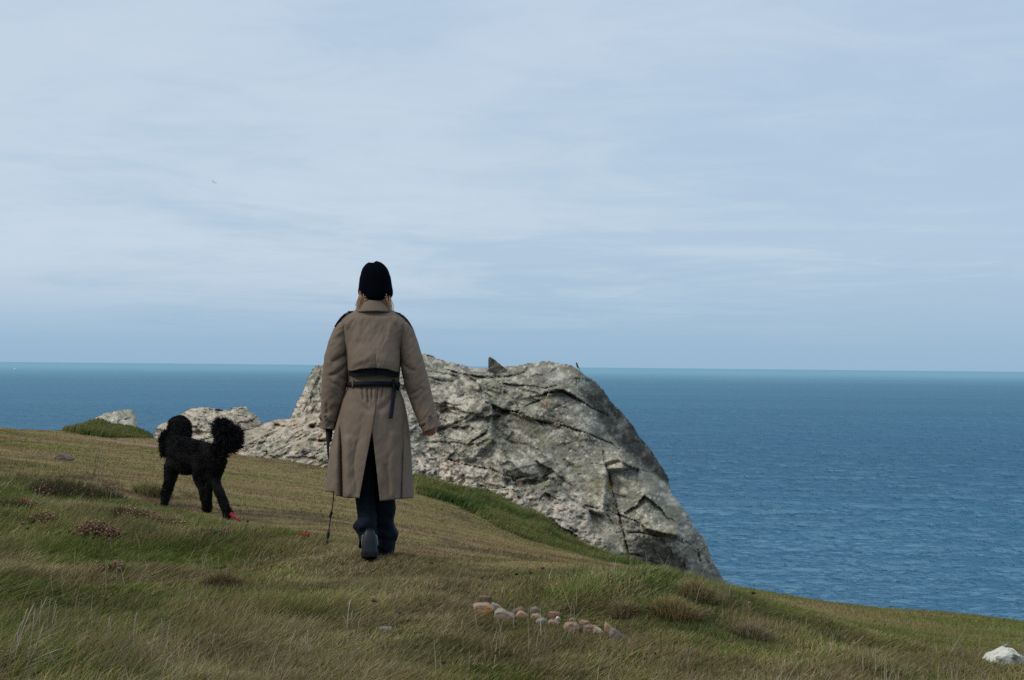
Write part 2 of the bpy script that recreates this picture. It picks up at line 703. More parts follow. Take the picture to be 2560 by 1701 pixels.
BAND = [(1040, 1235), (1130, 1262), (1250, 1318), (1350, 1362), (1450, 1390), (1600, 1432), (1640, 1440), (1600, 1395), (1545, 1385), (1500, 1352), (1400, 1335),
        (1340, 1268), (1230, 1240), (1120, 1222), (1030, 1190)]


def g_base(x, y):
    x = np.asarray(x, float)
    y = np.asarray(y, float)
    xc, yc = np.clip(x, -22, 14), np.clip(y, -8, 27)
    z = tps_eval(G_TPS, np.stack([xc, yc], -1))
    z = z + 0.06 * np.where(x < -22, -22 - x, 0) - 0.25 * np.where(x > 14, x - 14, 0)
    s = np.maximum(y - np.interp(x, EDGE_X, EDGE_Y), 0)
    return z - 1.35 * s * s / (s + 0.9)


def ground_z(x, y):
    x = np.asarray(x, float)
    y = np.asarray(y, float)
    z = g_base(x, y)
    rm = rough_mask(x, y)
    z = z + rm * (0.048 * fbm2(x * 2.2, y * 2.2, 4, 3) + 0.02 * np.abs(fbm2(x * 5, y * 5, 2, 8)))
    tw = fbm2(x * 0.5, y * 0.5, 2, 21) * 1.2
    ter = fbm2(x * 0.8 + tw, y * 2.6 + tw, 4, 9)
    z = z + (1 - rm) * (0.055 * ter + 0.012 * fbm2(x * 6, y * 9, 2, 31))
    # grassy hump in front of the far left rock
    z = z + 0.17 * (1 + 0.35 * fbm2(x * 3.1, y * 3.1, 3, 97)) * np.exp(-(((x + 6.92) / 0.62) ** 2 + ((y - 24.7) / 0.70) ** 2) ** 1.6)
    z = z + 0.07 * np.exp(-(((x + 7.0) / 0.9) ** 2 + ((y - 24.0) / 0.8) ** 2))
    return z


def gz(x, y):
    return float(ground_z(np.array([x]), np.array([y]))[0])


def proj_np(P):
    q = (P - CAMN) @ MN
    return 1280 + FPX * q[..., 0] / -q[..., 2], 850.5 - FPX * q[..., 1] / -q[..., 2]


def band_mask(x, y, z=None):
    """tall dark green grass at the foot of the big rock and on the hump before the far left rock"""
    if z is None:
        z = g_base(x, y)
    px, py = proj_np(np.stack([x, y, z], -1))
    a = in_poly(px, py, BAND) & (y > 15)
    h = (((x + 6.90) / 0.72) ** 2 + ((y - 24.4) / 0.9) ** 2) < 1 + 0.25 * fbm2(x * 2, y * 2, 2, 4)
    return (a | h).astype(float)


OLIVE = np.array((0.170, 0.152, 0.052))
STRAW = np.array((0.228, 0.172, 0.086))
GREEN = np.array((0.135, 0.160, 0.040))
BROWN = np.array((0.200, 0.135, 0.074))
SOIL = np.array((0.27, 0.175, 0.135))


def turf_col(x, y):
    px = pix_of(x, y)
    tw = fbm2(x * 0.4, y * 0.4, 2, 41)
    n = fbm2(x * 0.55 + tw, y * 1.6 + tw, 4, 12) * 2.2
    n2 = fbm2(x * 1.3, y * 4.2, 4, 14) * 2.4
    right = sstep(px, 1350, 1800)
    g = np.clip(0.40 + 0.55 * n + 0.35 * right + 0.25 * sstep(y, 15, 20) * sstep(px, 900, 1000), 0, 1)
    b = np.clip(0.40 + 0.7 * n2 - 0.40 * right, 0, 1)
    c = STRAW * (1 - g[..., None]) + OLIVE * g[..., None]
    gg = np.clip((g - 0.55) * 1.5, 0, 0.75)[..., None]
    c = c * (1 - gg) + GREEN * gg
    bb = (np.clip((b - 0.45) * 1.2, 0, 0.6))[..., None]
    c = c * (1 - bb) + BROWN * bb
    # dark narrow scars of small terraces
    sc = 1 - 2 * np.abs(fbm2(x * 0.9 + tw, y * 3.4 + tw, 4, 43))
    sc = np.clip(sstep(sc, 0.50, 0.85) * sstep(fbm2(x * 0.35, y * 0.5, 2, 44), -0.2, 0.2) * (1 - 0.8 * right), 0, 1)[..., None] * 0.75
    c = c * (1 - sc) + np.array((0.095, 0.066, 0.042)) * sc
    # worn, red-brown strip just beyond the walker
    s = np.exp(-((px - 1130) / 170) ** 2 - ((y - 10.0 + (px - 1130) * 0.0012) / 0.8) ** 2) * np.clip(0.75 + n2, 0, 1)
    s = s + 0.6 * np.exp(-((px - 700) / 120) ** 2 - ((y - 15) / 2.5) ** 2) * np.clip(0.4 + n2 * 1.2, 0, 1)
    s = np.clip(s, 0, 0.8)[..., None]
    c = c * (1 - s) + np.array((0.205, 0.132, 0.080)) * s
    # bare earth path below the far left rock
    e = np.exp(-((x + 5.7) / 0.95) ** 2 - ((y - 22.6 + (x + 5.7) * 0.5) / 0.42) ** 2) * np.clip(0.9 + n2, 0, 1)
    e = np.clip(e * 1.3, 0, 0.95)[..., None]
    return c * (1 - e) + SOIL * e, e[..., 0]


def build_ground():
    # rows dense where the camera sees the turf
    ys = np.concatenate([np.arange(-14, 4, 0.5), np.arange(4, 14, 0.05), np.arange(14, 28.5, 0.09), np.geomspace(28.6, 60, 22)])
    u = np.linspace(-1, 1, 300)
    xs = 6.2 * u * 0.9 + 40 * np.sign(u) * np.abs(u) ** 7
    X, Y = np.meshgrid(xs, ys)
    # fan the columns out with distance
    X = X * np.interp(Y, [-14, 4, 28, 60], [0.7, 0.6, 1.75, 2.4])
    Z = ground_z(X, Y)
    Z = np.maximum(Z, SEA_Z - 3)
    V = np.stack([X, Y, Z], -1).reshape(-1, 3)
    tcol, bare = turf_col(X, Y)
    rm = rough_mask(X, Y)[..., None]
    nn = fbm2(X * 3, Y * 3, 3, 77)[..., None]
    rcol = np.array((0.085, 0.078, 0.034)) * (1 + 0.5 * nn)
    c = tcol * (1 - rm) + rcol * rm
    bm_ = band_mask(X, Y, Z)[..., None]
    c = c * (1 - bm_) + np.array((0.035, 0.055, 0.016)) * bm_
    s = np.maximum(Y - np.interp(X, EDGE_X, EDGE_Y) - 1.4, 0)
    cl = sstep(s, 0.2, 1.6)[..., None]
    c = c * (1 - cl) + np.array((0.20, 0.17, 0.13)) * cl
    me = np_mesh('ground', V, grid_faces(len(xs), len(ys)), c.reshape(-1, 3), True)
    m, t = new_mat('turf')
    co = obj_co(t)
    a = t.n('ShaderNodeAttribute', attribute_name='col')
    f1 = t.noise(t.scale(co, (1, 1.6, 1)), 45, 5, 0.65)
    f2 = t.noise(t.scale(co, (1, 2.4, 1)), 9, 5, 0.6)
    cc = t.mix(t.ramp(f1, 0.3, 0.7, 0.0, 0.5), a.outputs['Color'], t.vmath('MULTIPLY', a.outputs['Color'], (0.55, 0.6, 0.5)))
    cc = t.mix(t.ramp(f2, 0.45, 0.75, 0.0, 0.35), cc, t.vmath('MULTIPLY', a.outputs['Color'], (1.35, 1.2, 1.25)))
    h = t.math('ADD', f1, t.math('MULTIPLY', f2, 2.0))
    principled(t, cc, 0.95, 0.1, bump(t, h, 0.6, 0.03))
    g = link('ground', me, m)
    tag(g, 'grassy cliff top sloping down to the right towards the sea', kind='structure')


build_ground()


# ------------------------------------------------------------------ grass blades
def blades(x, y, h, w, lean, bend, col, z=None, face=None):
    """one three-triangle blade per entry. lean (n,2) direction * amount of the tip relative to its height"""
    n = len(x)
    if z is None:
        z = ground_z(x, y)
    base = np.stack([x, y, z - 0.01], -1)
    ang = RNG.uniform(0, math.pi, n) if face is None else face
    wv = np.stack([np.cos(ang), np.sin(ang), np.zeros(n)], -1) * (w / 2)[:, None]
    lx = np.concatenate([lean, np.zeros((n, 1))], 1)
    up = np.array([0, 0, 1.0])
    ll = np.linalg.norm(lean, axis=1)
    k = 1 / np.sqrt(1 + ll * ll)
    mid = base + (h * 0.55 * k)[:, None] * (up + lx * (1 - bend)[:, None])
    tip = base + (h * k)[:, None] * (up * (1 - 0.25 * bend * ll.clip(0, 2))[:, None] + lx)
    V = np.stack([base - wv, base + wv, mid - wv * 0.8, mid + wv * 0.8, tip], 1).reshape(-1, 3)
    b = np.arange(n)[:, None] * 5
    quads = b + np.array([[0, 1, 3, 2]])
    tris = b + np.array([[2, 3, 4]])
    C = np.repeat(col, 5, axis=0)
    return V, quads, tris, C


def join_parts(parts):
    Vs, Qs, Ts, Cs, b = [], [], [], [], 0
    for V, q, t, c in parts:
        Vs.append(V)
        Qs.append(q + b)
        Ts.append(t + b)
        Cs.append(c)
        b += len(V)
    return np.concatenate(Vs), [np.concatenate(Qs), np.concatenate(Ts)], np.concatenate(Cs)


CLEAR = []      # (x, y, rx, ry) small spots kept free of long grass (stones, shoes)


def keep_clear(x, y):
    k = np.ones(len(x), bool)
    for cx_, cy_, rx, ry in CLEAR:
        k &= ((x - cx_) / rx) ** 2 + ((y - cy_) / ry) ** 2 > 1
    return k


PAL = np.array([(0.080, 0.114, 0.021), (0.112, 0.138, 0.031), (0.175, 0.166, 0.051), (0.245, 0.200, 0.090), (0.318, 0.252, 0.155), (0.200, 0.136, 0.077)])
MOUND = [(1300, 1480), (1360, 1440), (1480, 1440), (1560, 1432), (1700, 1440), (1800, 1480), (2000, 1555), (2120, 1610), (1960, 1640), (1760, 1600), (1600, 1560), (1440, 1520)]


def grass_colours(x, y, n):
    px = pix_of(x, y)
    p1 = fbm2(x * 0.9, y * 0.9, 4, 51) * 1.7
    p2 = fbm2(x * 2.6, y * 2.6, 3, 52) * 1.7
    p3 = fbm2(x * 1.4 + 9, y * 1.4, 3, 55) * 1.7
    left = sstep(px, 1100, 300)
    wts = np.stack([0.7 + 1.9 * p1 + 1.0 * p2 + 0.35 * left, 0.9 + 1.0 * p1 + 0.3 * left, 1.0 + 0 * p1, 0.42 - 1.3 * p1 + 0.8 * p3,
                    0.15 - 0.8 * p1 + 0.9 * p3, 0.30 - 0.9 * p1 - 0.8 * p3 + 0.25 * (1 - left)], -1).clip(0.02, None)
    cs = np.cumsum(wts / wts.sum(-1, keepdims=True), -1)
    k = (RNG.uniform(0, 1, n)[:, None] > cs).sum(-1).clip(0, 5)
    c = PAL[k] * RNG.uniform(0.7, 1.25, (n, 1)) * RNG.uniform(0.92, 1.08, (n, 3))
    c = c * (1 + 0.35 * np.clip(p2, -1, 1))[:, None]
    return c, k


def wind(x, y, n, amt=1.25, spread=0.65):
    a = 0.25 + 1.5 * fbm2(x * 0.8, y * 0.8, 2, 61) + 0.7 * fbm2(x * 3, y * 3, 2, 62)
    a = a + RNG.normal(0, spread, n)
    s = amt * (0.55 + 0.8 * np.abs(fbm2(x * 1.7, y * 1.7, 2, 63))) * RNG.uniform(0.3, 1.5, n)
    return np.stack([np.cos(a) * s, np.sin(a) * s], -1)


def build_long_grass():
    parts = []
    n = 215000
    px = RNG.uniform(-420, 2980, n)
    y0 = 4.1
    yb = np.interp(px, RB_PX, RB_Y) + 0.25
    y = y0 + (yb - y0) * RNG.uniform(0, 1, n) ** 1.0
    x = (px - 1280) / FPX * y
    k = (RNG.uniform(0, 1, n) < rough_mask(x, y)) & keep_clear(x, y)
    x, y, px = x[k], y[k], px[k]
    n = len(x)
    tuss = fbm2(x * 1.9, y * 1.9, 3, 71) * 1.5
    patch_ = fbm2(x * 0.7 + 3, y * 0.7, 3, 75) * 1.6
    z = ground_z(x, y)
    ppx, ppy = proj_np(np.stack([x, y, z], -1))
    md = in_poly(ppx, ppy, MOUND)
    left = sstep(px, 1000, 250)
    h = (0.045 + 0.100 * np.clip(tuss + 0.1, 0, 1.2) ** 1.3 + 0.060 * left * (0.6 + np.clip(patch_, -0.5, 1)) + 0.02 * np.clip(patch_, 0, 1)) * RNG.uniform(0.45, 1.45, n)
    h = 0.74 * h * (1 - 0.30 * sstep(px, 700, 1050))
    h = np.where(md, h * 2.1, h)
    yb = np.interp(px, RB_PX, RB_Y)
    h = h * (1 - 0.45 * sstep(y, yb - 0.7, yb) * sstep(px, 800, 950))
    # kept short about the walker's feet
    h = h * (1 - 0.45 * np.exp(-((x + 0.78) / 0.25) ** 2 - ((y - 8.15) / 0.35) ** 2))
    w = (0.0018 + 0.00030 * y) * RNG.uniform(0.7, 1.3, n)
    c, kk = grass_colours(x, y, n)
    gm = md & (RNG.uniform(0, 1, n) < np.clip(0.5 + 1.6 * fbm2(x * 2.2, y * 2.2, 3, 91), 0.05, 0.95))
    c = np.where(gm[:, None], np.array((0.050, 0.078, 0.020)) * RNG.uniform(0.7, 1.4, (n, 1)), c)
    parts.append(blades(x, y, h, w, wind(x, y, n), RNG.uniform(0.2, 0.75, n), c, z))
    # matted understorey of short flattened blades
    n = 370000
    px = RNG.uniform(-380, 2940, n)
    yb = np.interp(px, RB_PX, RB_Y) + 0.2
    y = 4.3 + (yb - 4.3) * RNG.uniform(0, 1, n)
    x = (px - 1280) / FPX * y
    k = (RNG.uniform(0, 1, n) < rough_mask(x, y)) & keep_clear(x, y)
    x, y = x[k], y[k]
    n = len(x)
    c2, kk = grass_colours(x, y, n)
    hh = 0.047 * (1 - 0.28 * sstep(pix_of(x, y), 750, 1050)) * RNG.uniform(0.5, 1.5, n) * (1 + 0.9 * np.clip(fbm2(x * 1.9, y * 1.9, 3, 71) * 1.5, -0.3, 1))
    ang = RNG.normal(0, 0.6, n)
    wv = np.stack([np.cos(ang), np.sin(ang), 0 * ang], -1) * ((0.0016 + 0.00034 * y) * RNG.uniform(0.7, 1.4, n) / 1)[:, None]
    b0 = np.stack([x, y, ground_z(x, y) - 0.005], -1)
    tp = b0 + np.concatenate([wind(x, y, n, 1.9) * hh[:, None] * 0.8, (hh * 0.75)[:, None]], 1)
    V2 = np.stack([b0 - wv, b0 + wv, tp], 1).reshape(-1, 3)
    V, F, C = join_parts(parts)
    F[1] = np.concatenate([F[1], np.arange(3 * n).reshape(-1, 3) + len(V)])
    V = np.concatenate([V, V2])
    C = np.concatenate([C, np.repeat(c2, 3, axis=0)])
    o = link('grass', np_mesh('grass', V, F, C), M_LEAF)
    tag(o, 'long rough windswept green and straw grass across the foreground slope', 'grass', kind='stuff')


def build_short_turf():
    n = 330000
    px = RNG.uniform(-420, 2980, n)
    yb = np.interp(px, RB_PX, RB_Y)
    ye = np.interp(px, [-420, 0, 300, 600, 1030, 1345, 1560, 1700, 1820, 2100, 2560, 2980], [25, 25.2, 25.2, 24.4, 24, 23.2, 21.5, 19.4, 17.8, 15.6, 14.2, 13.5])
    y = yb - 0.3 + (ye - yb + 0.3) * RNG.uniform(0, 1, n) ** 1.15
    x = (px - 1280) / FPX * y
    tc_, bare = turf_col(x, y)
    bd = band_mask(x, y)
    k = (RNG.uniform(0, 1, n) > rough_mask(x, y) * 0.7) & (RNG.uniform(0, 1, n) > bare * 0.9) & keep_clear(x, y) & (bd < 0.5)
    x, y, tc_ = x[k], y[k], tc_[k]
    n = len(x)
    h = 0.020 * RNG.uniform(0.5, 1.6, n) * (1 + 0.8 * np.clip(fbm2(x * 1.2, y * 2.5, 3, 33), 0, 1))
    w = (0.0012 + 0.00062 * y) * RNG.uniform(0.7, 1.3, n)
    c = tc_ * RNG.uniform(0.72, 1.4, (n, 1)) * RNG.uniform(0.93, 1.07, (n, 3))
    # one triangle is enough for these short blades
    ang = RNG.normal(0, 0.5, n)
    wv = np.stack([np.cos(ang), np.sin(ang), 0 * ang], -1) * (w / 2)[:, None]
    b0 = np.stack([x, y, ground_z(x, y) - 0.006], -1)
    tp = b0 + np.concatenate([wind(x, y, n, 1.0) * h[:, None] * 0.8, (h * 0.85)[:, None]], 1)
    V = np.stack([b0 - wv, b0 + wv, tp], 1).reshape(-1, 3)
    o = link('turf_grass', np_mesh('turf_grass', V, [np.arange(3 * n).reshape(-1, 3)], np.repeat(c, 3, axis=0)), M_LEAF)
    tag(o, 'short brownish olive grazed turf on the middle slope', 'turf', kind='stuff')


def build_band_grass():
    n = 100000
    px = RNG.uniform(1020, 1660, n)
    y = RNG.uniform(17.5, 24.2, n)
    x = (px - 1280) / FPX * y
    x2 = RNG.uniform(-8.3, -5.8, 42000)
    y2 = RNG.uniform(23.0, 25.6, 42000)
    x, y = np.concatenate([x, x2]), np.concatenate([y, y2])
    k = band_mask(x, y) > 0.5
    x, y = x[k], y[k]
    n = len(x)
    tt = fbm2(x * 2.2, y * 2.2, 3, 72)
    h = 0.13 * (0.65 + 1.3 * np.clip(tt + 0.2, 0, 1)) * RNG.uniform(0.5, 1.4, n)
    h = np.where(x < -5, h * 0.62, h * 0.85)
    w = 0.016 * RNG.uniform(0.6, 1.3, n)
    g = np.clip(0.5 + 1.5 * fbm2(x * 1.3, y * 1.3, 3, 73) + RNG.normal(0, 0.2, n), 0, 1)[:, None]
    g = np.clip(g * 1.5 - 0.25, 0, 1)
    c = np.array((0.044, 0.088, 0.016)) * (1 - g) + np.array((0.150, 0.160, 0.045)) * g
    dry = (RNG.uniform(0, 1, n) < 0.10 + 0.3 * np.clip(fbm2(x * 2, y * 2, 2, 74), 0, 1))[:, None]
    c = np.where(dry, np.array((0.17, 0.125, 0.07)), c) * RNG.uniform(0.75, 1.25, (n, 1))
    V, q, t, C = blades(x, y, h, w, wind(x, y, n, 1.1), RNG.uniform(0.3, 0.8, n), c, None, RNG.normal(0, 0.6, n))
    o = link('tall_grass', np_mesh('tall_grass', V, [q, t], C), M_LEAF)
    tag(o, 'dark green lush grass growing along the foot of the rocks', 'grass', kind='stuff')
# ------------------------------------------------------------------ rocks
def rock_mat(name, fine=26.0):
    m, t = new_mat(name)
    co = obj_co(t)
    a = t.n('ShaderNodeAttribute', attribute_name='col')
    f1 = t.noise(co, fine, 6, 0.7, 0.3)
    f2 = t.noise(co, fine * 0.28, 5, 0.65, 0.4)
    v = t.voro(co, fine * 0.9)
    c = t.mix(t.ramp(f1, 0.38, 0.66, 0, 0.75), a.outputs['Color'], t.vmath('MULTIPLY', a.outputs['Color'], (0.50, 0.50, 0.49)))
    c = t.mix(t.ramp(f2, 0.52, 0.72, 0, 0.5), c, t.vmath('MULTIPLY', a.outputs['Color'], (1.4, 1.4, 1.4)))
    # small round pale lichens
    sp = t.math('MULTIPLY', t.ramp(v.outputs['Distance'], 0.30, 0.16), t.ramp(t.noise(co, 1.7, 3), 0.52, 0.62))
    c = t.mix(t.math('MULTIPLY', sp, 0.7), c, (0.52, 0.52, 0.46))
    yl = t.math('MULTIPLY', t.ramp(t.noise(co, 7.0, 5, 0.7), 0.62, 0.72), t.ramp(t.noise(co, 0.9, 2), 0.45, 0.6))
    c = t.mix(t.math('MULTIPLY', yl, 0.45), c, (0.24, 0.23, 0.10))
    h = t.math('ADD', t.math('MULTIPLY', f1, 0.6), t.math('MULTIPLY', f2, 1.6))
    c = t.vmath('MULTIPLY', c, (1.03, 1.0, 0.95))
    principled(t, c, 0.93, 0.12, bump(t, h, 0.8, 0.04))
    return m


M_ROCK = rock_mat('lichened_rock')


def rock_relief(name, poly, ctrl, Ynear, detail, colour, label, cat, res=2.0, thick=3.0, rim=60, rimd=0.5, jag=4.0, cracks=(), edge_n=None):
    """one closed rock: a front surface of given depths inside its outline, rounded over at the rim, and a bulging back"""
    xs = [p[0] for p in poly]
    ys = [p[1] for p in poly]
    gx = np.arange(min(xs) - 6, max(xs) + 6, res)
    gy = np.arange(min(ys) - 6, max(ys) + 6, res)
    PX, PY = np.meshgrid(gx, gy)
    d, _ = seg_dist(PX, PY, list(poly) + [poly[0]])
    ins = in_poly(PX, PY, poly)
    sd = np.where(ins, d, -d)
    jn = fbm2(PX / 22, PY / 22, 4, 3) * jag + fbm2(PX / 6, PY / 6, 2, 4) * jag * 0.35
    sdn = sd + jn
    mask = sdn > 0
    P = np.array([(c[0] / 100, c[1] / 100) for c in ctrl])
    m = tps_fit(P, [c[2] for c in ctrl], 5e-3)
    D = tps_eval(m, np.stack([PX, PY], -1) / 100)
    top, _ = seg_dist(PX, PY, edge_n or (list(poly) + [poly[0]]))
    t = np.clip((top + jn) / rim, 0, 1)
    D = D + rimd * (1 - np.sqrt(1 - (1 - t) ** 2))
    dd, carve = detail(PX, PY)
    D = D + dd
    for pts, wd, dp, ledge in cracks:
        wob = fbm2(PX / 30, PY / 30, 3, 5) * 3.0 + fbm2(PX / 9, PY / 9, 2, 6) * 1.6
        q, side = seg_dist(PX + wob, PY + wob * 0.6, pts)
        vary = np.clip(0.75 + 1.0 * fbm2(PX / 24, PY / 24, 3, 11), 0.15, 1.4)
        ww = wd * (0.32 + 0.36 * vary)
        D = D + dp * 0.55 * vary * np.exp(-(q / ww) ** 2)
        if ledge:
            D = D + ledge * side * np.exp(-q / 30) * (0.6 + 0.6 * vary)
        carve = carve + 0.42 * vary * np.exp(-(q / ww) ** 2)
    idx = -np.ones(mask.shape, int)
    cell = mask[:-1, :-1] & mask[1:, :-1] & mask[:-1, 1:] & mask[1:, 1:]
    used = np.zeros(mask.shape, bool)
    for a in (0, 1):
        for b in (0, 1):
            used[a:a + cell.shape[0], b:b + cell.shape[1]] |= cell
    idx[used] = np.arange(used.sum())
    n = used.sum()
    # boundary vertices are shared by front and back
    full = np.zeros(mask.shape, int)
    for a in (0, 1):
        for b in (0, 1):
            full[a:a + cell.shape[0], b:b + cell.shape[1]] += cell
    inner = used & (full == 4)
    idb = idx.copy()
    idb[inner] = n + np.arange(inner.sum())
    Vf = at_np(PX[used], PY[used], D[used])
    back = D + thick * np.sqrt(np.clip((top + jn) / (rim * 3.0), 0, 1)) + 0.05
    Vb = at_np(PX[inner], PY[inner], back[inner])
    ci, cj = np.nonzero(cell)

    def quads(ix, flip):
        q = np.stack([ix[ci, cj], ix[ci, cj + 1], ix[ci + 1, cj + 1], ix[ci + 1, cj]], -1)
        return q[:, ::-1] if flip else q
    F = np.concatenate([quads(idx, True), quads(idb, False)])
    V = np.concatenate([Vf, Vb])
    C = colour(PX, PY, carve, sd)
    C = np.concatenate([C[used], C[inner]])
    me = np_mesh(name, V, F, C.clip(0.01, 0.8), True)
    o = link(name, me, M_ROCK)
    # origin at the foot of the rock
    org = Vector((float(V[:, 0].mean()), float(V[:, 1].mean()), float(V[:, 2].min())))
    me.transform(Matrix.Translation(-org))
    o.location = org
    tag(o, label, cat)
    return o


def chips(PX, PY, sx, sy, ang, seed, tilt, off):
    """angular facets: each cell of a sheared cell pattern gets its own plane"""
    c, s = math.cos(R(ang)), math.sin(R(ang))
    wx = fbm2(PX / 45, PY / 45, 3, seed + 1) * 14
    wy = fbm2(PX / 45, PY / 45, 3, seed + 2) * 14
    u = ((PX + wx) * c + (PY + wy) * s) / sx
    v = (-(PX + wx) * s + (PY + wy) * c) / sy
    f1, f2, cid, ox, oy = worley2(u, v, seed)
    a = (cid * 7919.0) % 1 - 0.5
    b = (cid * 104729.0) % 1 - 0.5
    e = (cid * 1299709.0) % 1 - 0.5
    return tilt * (a * ox + b * oy) * 2 + off * e, np.exp(-((f2 - f1) / 0.07) ** 2)


def ridged(PX, PY, sx, sy, ang, seed, oct=5):
    c, s = math.cos(R(ang)), math.sin(R(ang))
    u = (PX * c + PY * s) / sx
    v = (-PX * s + PY * c) / sy
    return 1 - 2 * np.abs(fbm2(u, v, oct, seed, 0.55))


SHELF_EDGE = [(1373, 1188), (1407, 1223), (1422, 1246), (1445, 1263), (1476, 1282), (1482, 1320), (1520, 1357), (1525, 1400)]
RECESS = [(1259, 1193), (1290, 1198), (1322, 1197), (1350, 1199), (1374, 1188), (1378, 1205), (1366, 1214), (1330, 1217), (1290, 1221), (1262, 1222)]
SHADE_FACET = [(1441, 990), (1462, 1010), (1484, 1024), (1493, 1060), (1530, 1105), (1560, 1136), (1596, 1167), (1626, 1187), (1654, 1207), (1682, 1230), (1700, 1200), (1640, 1100),
         (1570, 1010), (1500, 940), (1470, 960)]
EDGE = [(1405, 920), (1425, 955), (1441, 990), (1462, 1010), (1482, 1030), (1493, 1060), (1530, 1105), (1560, 1136), (1596, 1167), (1626, 1187), (1654, 1207), (1690, 1240), (1712, 1290), (1705, 1345), (1725, 1390), (1745, 1450), (1760, 1520)]
PLATES = [
    ([(1230, 1014), (1259, 1027), (1320, 1045), (1390, 1061), (1463, 1083), (1558, 1134), (1600, 1172), (1520, 1175), (1510, 1290), (1470, 1275), (1420, 1240), (1375, 1188), (1300, 1120), (1230, 1090)], -0.22, -0.10, 0.0),
    ([(1290, 1031), (1348, 1002), (1403, 978), (1434, 991), (1470, 1015), (1495, 1062), (1490, 1096), (1463, 1083), (1415, 1068), (1361, 1059), (1320, 1045)], 0.10, -0.35, -0.06),
    ([(1516, 1158), (1545, 1150), (1600, 1180), (1655, 1210), (1692, 1245), (1705, 1290), (1694, 1343), (1624, 1327), (1548, 1288), (1533, 1234)], -0.16, -0.22, -0.10),
    ([(1560, 1295), (1624, 1330), (1694, 1346), (1720, 1366), (1700, 1470), (1578, 1460), (1566, 1351)], 0.08, 0.22, 0.03),
    ([(1240, 947), (1290, 940), (1316, 925), (1376, 905), (1434, 914), (1440, 960), (1400, 976), (1363, 972), (1320, 964), (1262, 962)], 0.05, -0.5, -0.05),
    ([(1048, 884), (1091, 895), (1154, 912), (1222, 922), (1238, 944), (1180, 938), (1115, 924), (1060, 910)], -0.05, -0.6, -0.04),
    ([(1050, 1085), (1150, 1052), (1228, 1060), (1235, 1100), (1180, 1150), (1110, 1150), (1050, 1140)], -0.30, -0.15, -0.06),
    ([(1130, 985), (1220, 990), (1228, 1012), (1180, 1050), (1100, 1068), (1085, 1030)], -0.25, -0.2, -0.05),
]
BLOCK2 = [(1597, 1310), (1625, 1329), (1662, 1340), (1695, 1345), (1724, 1366), (1733, 1340), (1715, 1365), (1690, 1352), (1660, 1362), (1640, 1350)]


